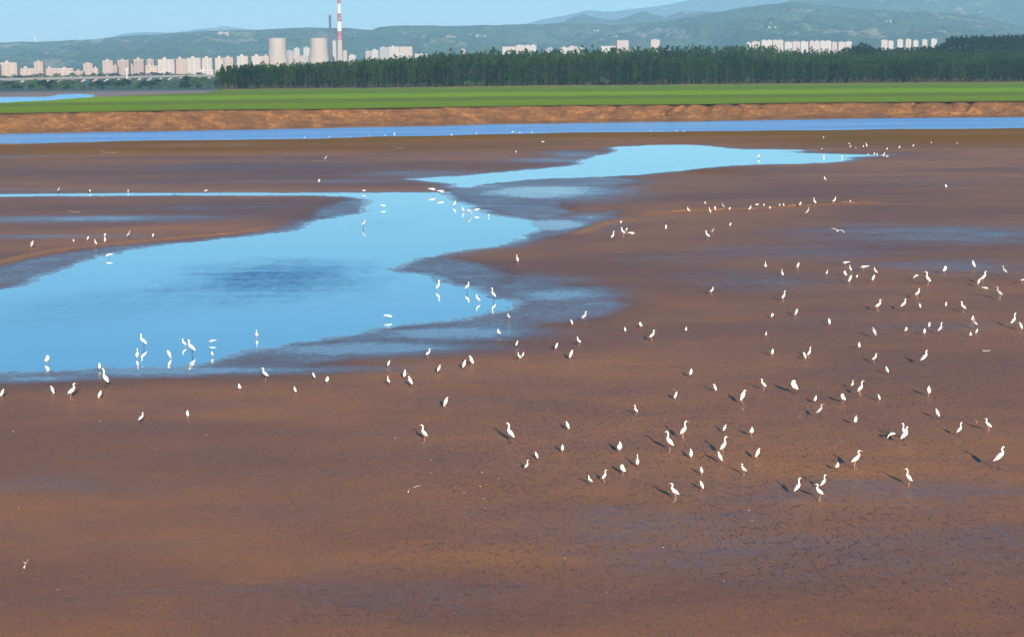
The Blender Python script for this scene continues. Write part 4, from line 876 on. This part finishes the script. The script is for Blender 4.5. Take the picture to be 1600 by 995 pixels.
# (x in a 4x enlargement, y of the feet, y of the head, pose, facing, g = grey heron), per enlarged window of the photo
Z = 3.98
RAW = {
 (800, 480): [(372,118,78,'H','L'),(450,92,28,'S','R'),(703,158,127,'H','A'),(800,133,95,'P','L'),(872,215,143,'S','R'),(1083,158,122,'H','A'),(1580,190,148,'U','A'),(30,250,210,'H','R'),(277,268,222,'H','R'),(415,240,185,'S','L'),(367,328,268,'H','R'),(45,335,282,'S','L'),(68,318,283,'H','R'),(1113,440,380,'H','A'),(1262,530,477,'H','L'),(1563,520,447,'S','L'),(1018,578,525,'H','R'),(1435,603,515,'H','R'),(770,672,608,'U','L'),(346,770,710,'H','L'),(1322,782,730,'H','R'),(1490,808,745,'P','A'),(1068,828,708,'U','R'),(978,902,772,'U','L'),(1316,920,805,'U','R'),(1293,975,898,'H','L'),(1112,942,880,'H','A'),(670,908,838,'P','A'),(1527,950,877,'H','R'),(314,908,850,'H','A'),(153,950,902,'H','L')],
 (800, 640): [(93,380,313,'U','R'),(780,362,280,'U','A'),(690,408,343,'P','L'),(575,455,373,'U','R'),(485,475,408,'S','L'),(1178,410,353,'H','A'),(1440,412,335,'S','L'),(1180,505,443,'H','L'),(1010,572,457,'S','L')],
 (1200, 640): [(185,540,425,'U','R'),(345,500,405,'U','R'),(318,570,460,'S','L'),(430,383,328,'P','A'),(548,372,252,'S','R'),(873,478,367,'U','L'),(1438,372,230,'S','R'),(1192,168,80,'U','R'),(1368,140,55,'S','L'),(768,192,155,'D','L'),(850,220,108,'S','R'),(846,190,85,'U','L'),(545,100,35,'H','A')],
 (1200, 480): [(175,60,12,'H','R'),(25,72,40,'P','R'),(380,115,70,'H','A'),(660,195,127,'H','L','g'),(857,160,128,'P','R'),(973,178,130,'H','A'),(1003,135,92,'H','A'),(1072,170,97,'U','R'),(1258,193,155,'P','A'),(1297,172,135,'H','R'),(1272,95,52,'H','A'),(1288,140,72,'S','L','g'),(1527,128,40,'U','R'),(1572,150,95,'H','L'),(567,265,217,'H','A'),(28,308,257,'H','A'),(228,330,280,'H','L'),(257,318,250,'U','R'),(663,350,288,'S','R'),(972,365,270,'S','R'),(740,420,370,'H','L'),(525,510,452,'U','A'),(575,555,458,'U','R'),(467,600,540,'P','L'),(690,585,542,'H','L'),(165,543,458,'P','L'),(295,600,548,'H','A'),(320,692,603,'S','R','g'),(1000,558,487,'H','A'),(1053,697,632,'H','L')],
 (1200, 240): [(355,180,143,'S','L','g'),(1107,220,195,'P','L'),(12,348,328,'H','A'),(72,333,313,'H','R'),(97,333,311,'H','A'),(200,330,304,'P','R'),(290,325,278,'U','L'),(413,318,272,'S','R'),(512,308,290,'H','R'),(245,392,338,'S','R','g'),(187,722,678,'H','A'),(88,770,722,'U','A'),(483,705,672,'B','R'),(512,742,695,'U','L'),(480,772,732,'P','L'),(510,810,758,'H','R'),(554,780,755,'H','A'),(597,738,698,'B','R'),(366,760,725,'U','R'),(668,760,710,'S','L'),(655,800,755,'H','R'),(920,784,760,'D','L'),(993,825,737,'U','L'),(1098,750,703,'P','R'),(1278,722,668,'H','L'),(1340,812,735,'S','R'),(1310,828,778,'H','R','g'),(1352,860,836,'B','L'),(1470,768,700,'S','L','g'),(1437,912,830,'S','L','g'),(1585,815,780,'B','R','g'),(98,920,855,'U','R'),(930,905,840,'S','R'),(687,985,908,'S','R'),(843,980,905,'S','R'),(945,970,932,'H','A'),(1107,955,922,'H','A'),(1213,992,922,'S','L')],
 (800, 240): [(33,685,630,'U','A'),(628,540,485,'U','R'),(690,518,462,'S','L'),(712,492,463,'H','R','g'),(745,525,490,'B','L'),(677,440,420,'P','R'),(957,475,443,'H','A'),(1215,540,482,'S','L'),(1248,502,465,'S','R','g'),(1358,457,430,'H','R'),(1097,375,335,'S','L'),(1201,322,300,'P','A'),(1231,378,338,'U','L'),(1263,357,328,'H','A'),(1313,348,310,'S','L','g'),(1353,357,335,'P','A'),(1480,362,325,'S','R'),(1522,335,315,'B','R'),(1567,332,312,'H','L'),(1243,880,830,'S','R'),(1576,727,672,'U','A')],
 (400, 240): [(433,50,15,'S','R','g'),(392,187,162,'P','R'),(670,246,228,'B','R'),(793,342,320,'B','L'),(670,465,410,'S','R','g'),(1098,252,217,'B','L'),(1155,268,230,'B','L','g'),(1235,332,297,'S','R'),(1288,364,333,'U','L'),(1323,385,350,'D','R','g'),(1372,372,345,'B','R'),(1447,393,378,'P','A'),(1133,852,790,'U','R'),(1315,862,800,'S','R'),(1380,926,878,'S','L'),(1475,912,838,'U','L')],
 (0, 240): [(365,246,210,'S','R','g'),(560,243,227,'P','L'),(797,241,226,'H','A'),(1280,246,228,'B','R'),(200,592,545,'H','R','g'),(458,557,532,'H','A'),(547,545,515,'H','R'),(595,577,535,'U','L'),(653,557,520,'H','A'),(653,523,498,'P','R'),(800,532,482,'S','R','g'),(952,525,497,'H','R'),(677,654,625,'B','R')],
 (0, 480): [(293,348,302,'P','R'),(620,392,345,'H','A'),(655,500,385,'U','L'),(15,568,510,'H','R'),(328,552,490,'H','L'),(450,578,473,'S','R'),(622,580,518,'H','R'),(880,728,655,'S','R'),(1168,695,638,'H','A'),(1490,525,478,'P','A'),(890,250,170,'S','L'),(855,318,258,'U','A'),(1053,318,268,'H','L'),(1190,295,205,'S','L'),(1145,245,198,'S','L'),(1320,228,205,'B','R'),(1320,308,283,'P','A')],
 (400, 480): [(57,460,378,'S','L'),(360,450,407,'H','L'),(443,483,432,'P','A'),(243,542,493,'H','A'),(825,375,332,'H','R'),(823,490,427,'U','A'),(925,445,390,'H','A'),(960,498,430,'H','L'),(1072,320,257,'S','R'),(1138,413,360,'H','R'),(1295,390,330,'H','R'),(1340,370,302,'H','L'),(1180,632,560,'H','R'),(1045,838,730,'U','L'),(1580,848,720,'U','L'),(1572,80,40,'S','L'),(1510,182,140,'P','L'),(825,80,48,'B','L'),(5,192,140,'U','A')],
 (1200, 0): [(345,864,850,'H','A'),(505,902,888,'H','A'),(512,924,905,'S','R'),(545,930,912,'S','L','g'),(593,920,905,'H','R'),(612,920,890,'U','L'),(740,937,922,'P','R'),(817,932,908,'S','R'),(903,920,898,'S','R'),(1015,894,884,'P','A'),(335,934,923,'P','A'),(622,967,955,'P','A'),(660,967,950,'H','R'),(678,969,953,'H','A'),(723,967,952,'P','R'),(718,982,965,'B','L'),(740,987,971,'B','R'),(347,980,966,'H','A'),(461,982,968,'H','A'),(1175,899,889,'P','A')],
 (900, 0): [(1135,987,962,'S','R'),(463,824,811,'H','A'),(625,826,815,'P','R'),(672,826,815,'P','L')],
 (600, 0): [(820,957,938,'S','R'),(987,897,881,'B','R'),(65,844,828,'H','R'),(420,849,835,'P','R'),(575,841,827,'H','A'),(800,834,820,'B','R'),(922,833,820,'H','L'),(845,834,822,'P','A')],
 (300, 0): [(700,866,855,'B','R'),(855,862,849,'H','A'),(987,857,846,'H','R'),(1103,853,842,'H','A'),(1200,849,838,'P','R'),(1258,845,829,'U','A')],
}
PW = {'U': 'upright long-necked', 'S': 'S-necked standing', 'H': 'hunched', 'P': 'preening rounded', 'B': 'leaning', 'D': 'head-down feeding'}
def zone(u, v, wet_):
    if v < 217 and u < 1200: return 'at the river edge'
    if v < 262: return 'near the narrow right end of the upper pool' if u > 1100 else 'on the mud left of the upper pool'
    if v < 312 and u < 600: return 'along the thin creek at left'
    if wet_ and v < 400: return 'wading at the far end of the main pool'
    if wet_ and u > 560: return 'wading in the right corner of the main pool'
    if wet_: return 'wading at the near left of the main pool'
    if u < 300 and v < 430: return 'on the mud spit at far left'
    if v < 336: return 'by the thin sand bar'
    if v < 402: return 'by the shallow inlet right of the main pool'
    if u < 500: return 'on the near mud at left'
    if u < 760: return 'on the near mud below the main pool'
    if u < 935: return 'on the mud right of the pool corner' if v < 580 else 'on the lower middle mud'
    if u < 1150: return 'on the middle mud' if v < 620 else 'on the cracked mud at lower centre'
    if v < 480: return 'on the upper right mud, left half' if u < 1400 else 'on the upper right mud, right half'
    if v < 590: return 'on the mid right mud, left half' if u < 1390 else 'on the mid right mud, right half'
    if v < 690: return 'on the lower right mud, upper part'
    return 'on the lowest right mud'
BIRDS = []
for (x0, y0), lst in RAW.items():
    for it in lst: BIRDS.append((x0 + it[0] / Z, y0 + it[1] / Z, y0 + it[2] / Z, it[3], it[4], len(it) > 5))
G = np.array([px(b[0], b[1])[:2] for b in BIRDS]); sdp = np.minimum(poly_sdf(G, POND_W), poly_sdf(G, POOL_W)); gzs = ground(G)[0]
info = []
for k, (u, v, vt, pose, face, grey) in enumerate(BIRDS):
    info.append((zone(u, v, sdp[k] < .3), ('grey heron' if grey else 'white egret'), PW[pose], u, k))
LAB = {}
keys = {}
for zn, sp_, pw, u, k in info: keys.setdefault((zn, sp_, pw), []).append((u, k))
for (zn, sp_, pw), l in keys.items():
    l.sort(); n = len(l)
    for i, (u, k) in enumerate(l):
        LAB[k] = f'{pw} {sp_} {zn}' if n == 1 else (f'{pw} {sp_} {zn}, ' + ('leftmost of these' if i == 0 else 'rightmost of these' if i == n - 1 else f'{ORD[i]} from left'))
for k, (u, v, vt, pose, face, grey) in enumerate(BIRDS):
    g = G[k]; z0 = max(gzs[k], -0.10 if sdp[k] < 0 else -.02)
    if v < 215: z0 = max(gzs[k], -.08)
    p = px(u, v, max(z0, 0.0)); hgt = (v - vt) * p[1] / F_PX + (0.0 if z0 >= 0 else -z0)
    hgt = min(1.15, max(.34, hgt)) * 1.07
    base = {'R': 0.0, 'L': math.pi, 'A': rr.choice([math.pi / 2, -math.pi / 2, -1.2, -2.0])}[face] + rr.uniform(-.45, .45)
    o = link('grey_heron' if grey else 'egret', bird_mesh(pose, grey, rr.randrange(3)), None, (p[0], p[1], z0), base, hgt)
    tag(o, LAB[k], 'heron' if grey else 'egret', 'grey herons on the flats' if grey else 'white egrets on the flats')

# one egret on the wing
def flyer():
    m = MB(); sp_ = [(-.42, 0, 0), (-.30, 0, 0), (-.15, 0, 0), (.05, 0, .01), (.2, 0, .03), (.27, 0, .06), (.24, 0, .10), (.30, 0, .12)]
    m.tube(cat_rom(sp_, 3), [(a, a) for a in cat_rom([(.015,), (.05,), (.085,), (.09,), (.06,), (.035,), (.032,), (.03,)], 3)[:, 0]], 10, 0, flat=(0, 1, 0))
    m.tube([(.30, 0, .12), (.43, 0, .10)], [.018, .003], 6, 1)
    for s_ in (-1, 1):
        m.tube([(-.35, .03 * s_, 0), (-.75, .03 * s_, -.02)], [.014, .010], 5, 2)
        st = [(0, .02), (.22, .16), (.45, .20), (.65, .10), (.82, -.06)]; ch = [.30, .30, .27, .20, .04]
        vs = []; fs = []
        for (yy, zz), c_ in zip(st, ch):
            for xx, dz in ((.12, .012), (.12 - c_ * .5, .02), (.12 - c_, 0), (.12 - c_ * .5, -.006)): vs.append((xx - yy * .12, s_ * yy, zz + dz))
        for i in range(4):
            for j in range(4): fs.append((i * 4 + j, i * 4 + (j + 1) % 4, (i + 1) * 4 + (j + 1) % 4, (i + 1) * 4 + j))
        fs.append((0, 1, 2, 3)); fs.append((16, 17, 18, 19)); m.add(vs, fs, 0)
    return m.mesh('flying_egret', [FEA, BILLY, LEGK], True)
p = pxd(1308.5, 361, px(1308, 372)[1]); o = link('egret', flyer(), None, p, math.radians(75), .9); o.rotation_euler[0] = math.radians(12)
tag(o, 'white egret in flight with arched wings low over the right mud', 'egret', 'white egrets on the flats')

# ------------------------------------------------------------------ litter on the mud
STK = plain('bleached_wood', (.52, .44, .36), .8, .15, 6.0); DRK = plain('wet_wood', (.10, .07, .05), .8, .2, 6.0)
def stick(u0, v0, u1, v1, r, label, mat, bend=.1, name='driftwood_stick'):
    a = px(u0, v0, .0); b = px(u1, v1, .0); L_ = np.linalg.norm(b - a); q = b - a; n_ = np.array([-q[1], q[0], 0]) / max(L_, 1e-6)
    m = MB(); pts = []
    for t in np.linspace(0, 1, 7): pts.append(q * t + n_ * L_ * bend * math.sin(t * 3.1) * .5 + np.array([0, 0, r * .8 + .02 * math.sin(t * 9)]))
    m.tube(pts, list(np.linspace(r, r * .45, 7)), 6); i = 3
    m.tube([pts[3], pts[3] + n_ * L_ * .12 + q * .1 + np.array([0, 0, .05])], [r * .5, r * .2], 5)
    o = link(name, m.mesh(name, mat, True), None, (a[0], a[1], gz(a[0], a[1]))); return tag(o, label, 'stick', 'sticks lying on the mud')
stick(38, 891, 46, 876, .028, 'pale straight stick on the mud at lower left', STK, .02)
stick(638, 773, 659, 762, .018, 'thin curved pale stick on the lower middle mud', STK, .3)
stick(1519, 659, 1526, 665, .02, 'short pale stick behind the egrets at lower right', STK, .05)
stick(1535, 551, 1548, 551, .02, 'thin pale stick lying level on the right mud', STK, .05)
stick(490, 254, 515, 253.5, .09, 'low dark driftwood log under the heron on the far mud', DRK, .1, 'driftwood_log')
stick(152, 236, 158, 243, .04, 'thin pale stick on the far mud at left', STK, .1)
stick(104, 330, 111, 337, .03, 'thin pale stick on the wet mud beyond the left spit', STK, .1)
stick(610, 230, 620, 234, .04, 'thin pale stick on the far mud before the river', STK, .1)
def flakes(name, label, n, mat, size, seed, boxes):
    r = np.random.default_rng(seed); pts = []
    for (u0, u1, v0, v1, wt) in boxes:
        for _ in range(int(n * wt)):
            uu = r.uniform(u0, u1); vv = r.uniform(v0, v1); pts.append((px(uu, vv)[:2]))
    pts = np.array(pts); cl = fbm(pts[:, 0] * .35, pts[:, 1] * .2, seed, 3); pts = pts[cl + r.uniform(-.3, .5, len(pts)) > .1]
    zz = ground(pts)[0]; Vs = []; Fs = []
    for i, (p_, z_) in enumerate(zip(pts, zz)):
        s = size * r.uniform(.4, 1.3); a = r.uniform(0, 6.28); d1 = np.array([math.cos(a), math.sin(a), 0]) * s; d2 = np.array([-math.sin(a), math.cos(a), 0]) * s * .4; c_ = np.array([p_[0], p_[1], z_ + .004])
        b_ = len(Vs); Vs += [c_ - d1, c_ + d2, c_ + d1, c_ - d2, c_ + np.array([0, 0, s * r.uniform(.3, .6)])]; Fs += [(b_, b_ + 1, b_ + 4), (b_ + 1, b_ + 2, b_ + 4), (b_ + 2, b_ + 3, b_ + 4), (b_ + 3, b_, b_ + 4)]
    o = link(name, mesh_np(name, Vs, Fs, mat)); return tag(o, label, None, None, 'stuff')
flakes('feather_litter', 'white feathers and shell bits scattered over the mud', 330, STK, .032, 5, [(500, 1600, 480, 780, .8), (800, 1600, 400, 520, .3), (0, 700, 590, 760, .15), (0, 1600, 760, 980, .22)])
flakes('mud_clods', 'small dark clods scattered over the mud', 900, DRK, .04, 8, [(500, 1600, 520, 980, 1.0), (0, 500, 760, 980, .15)])
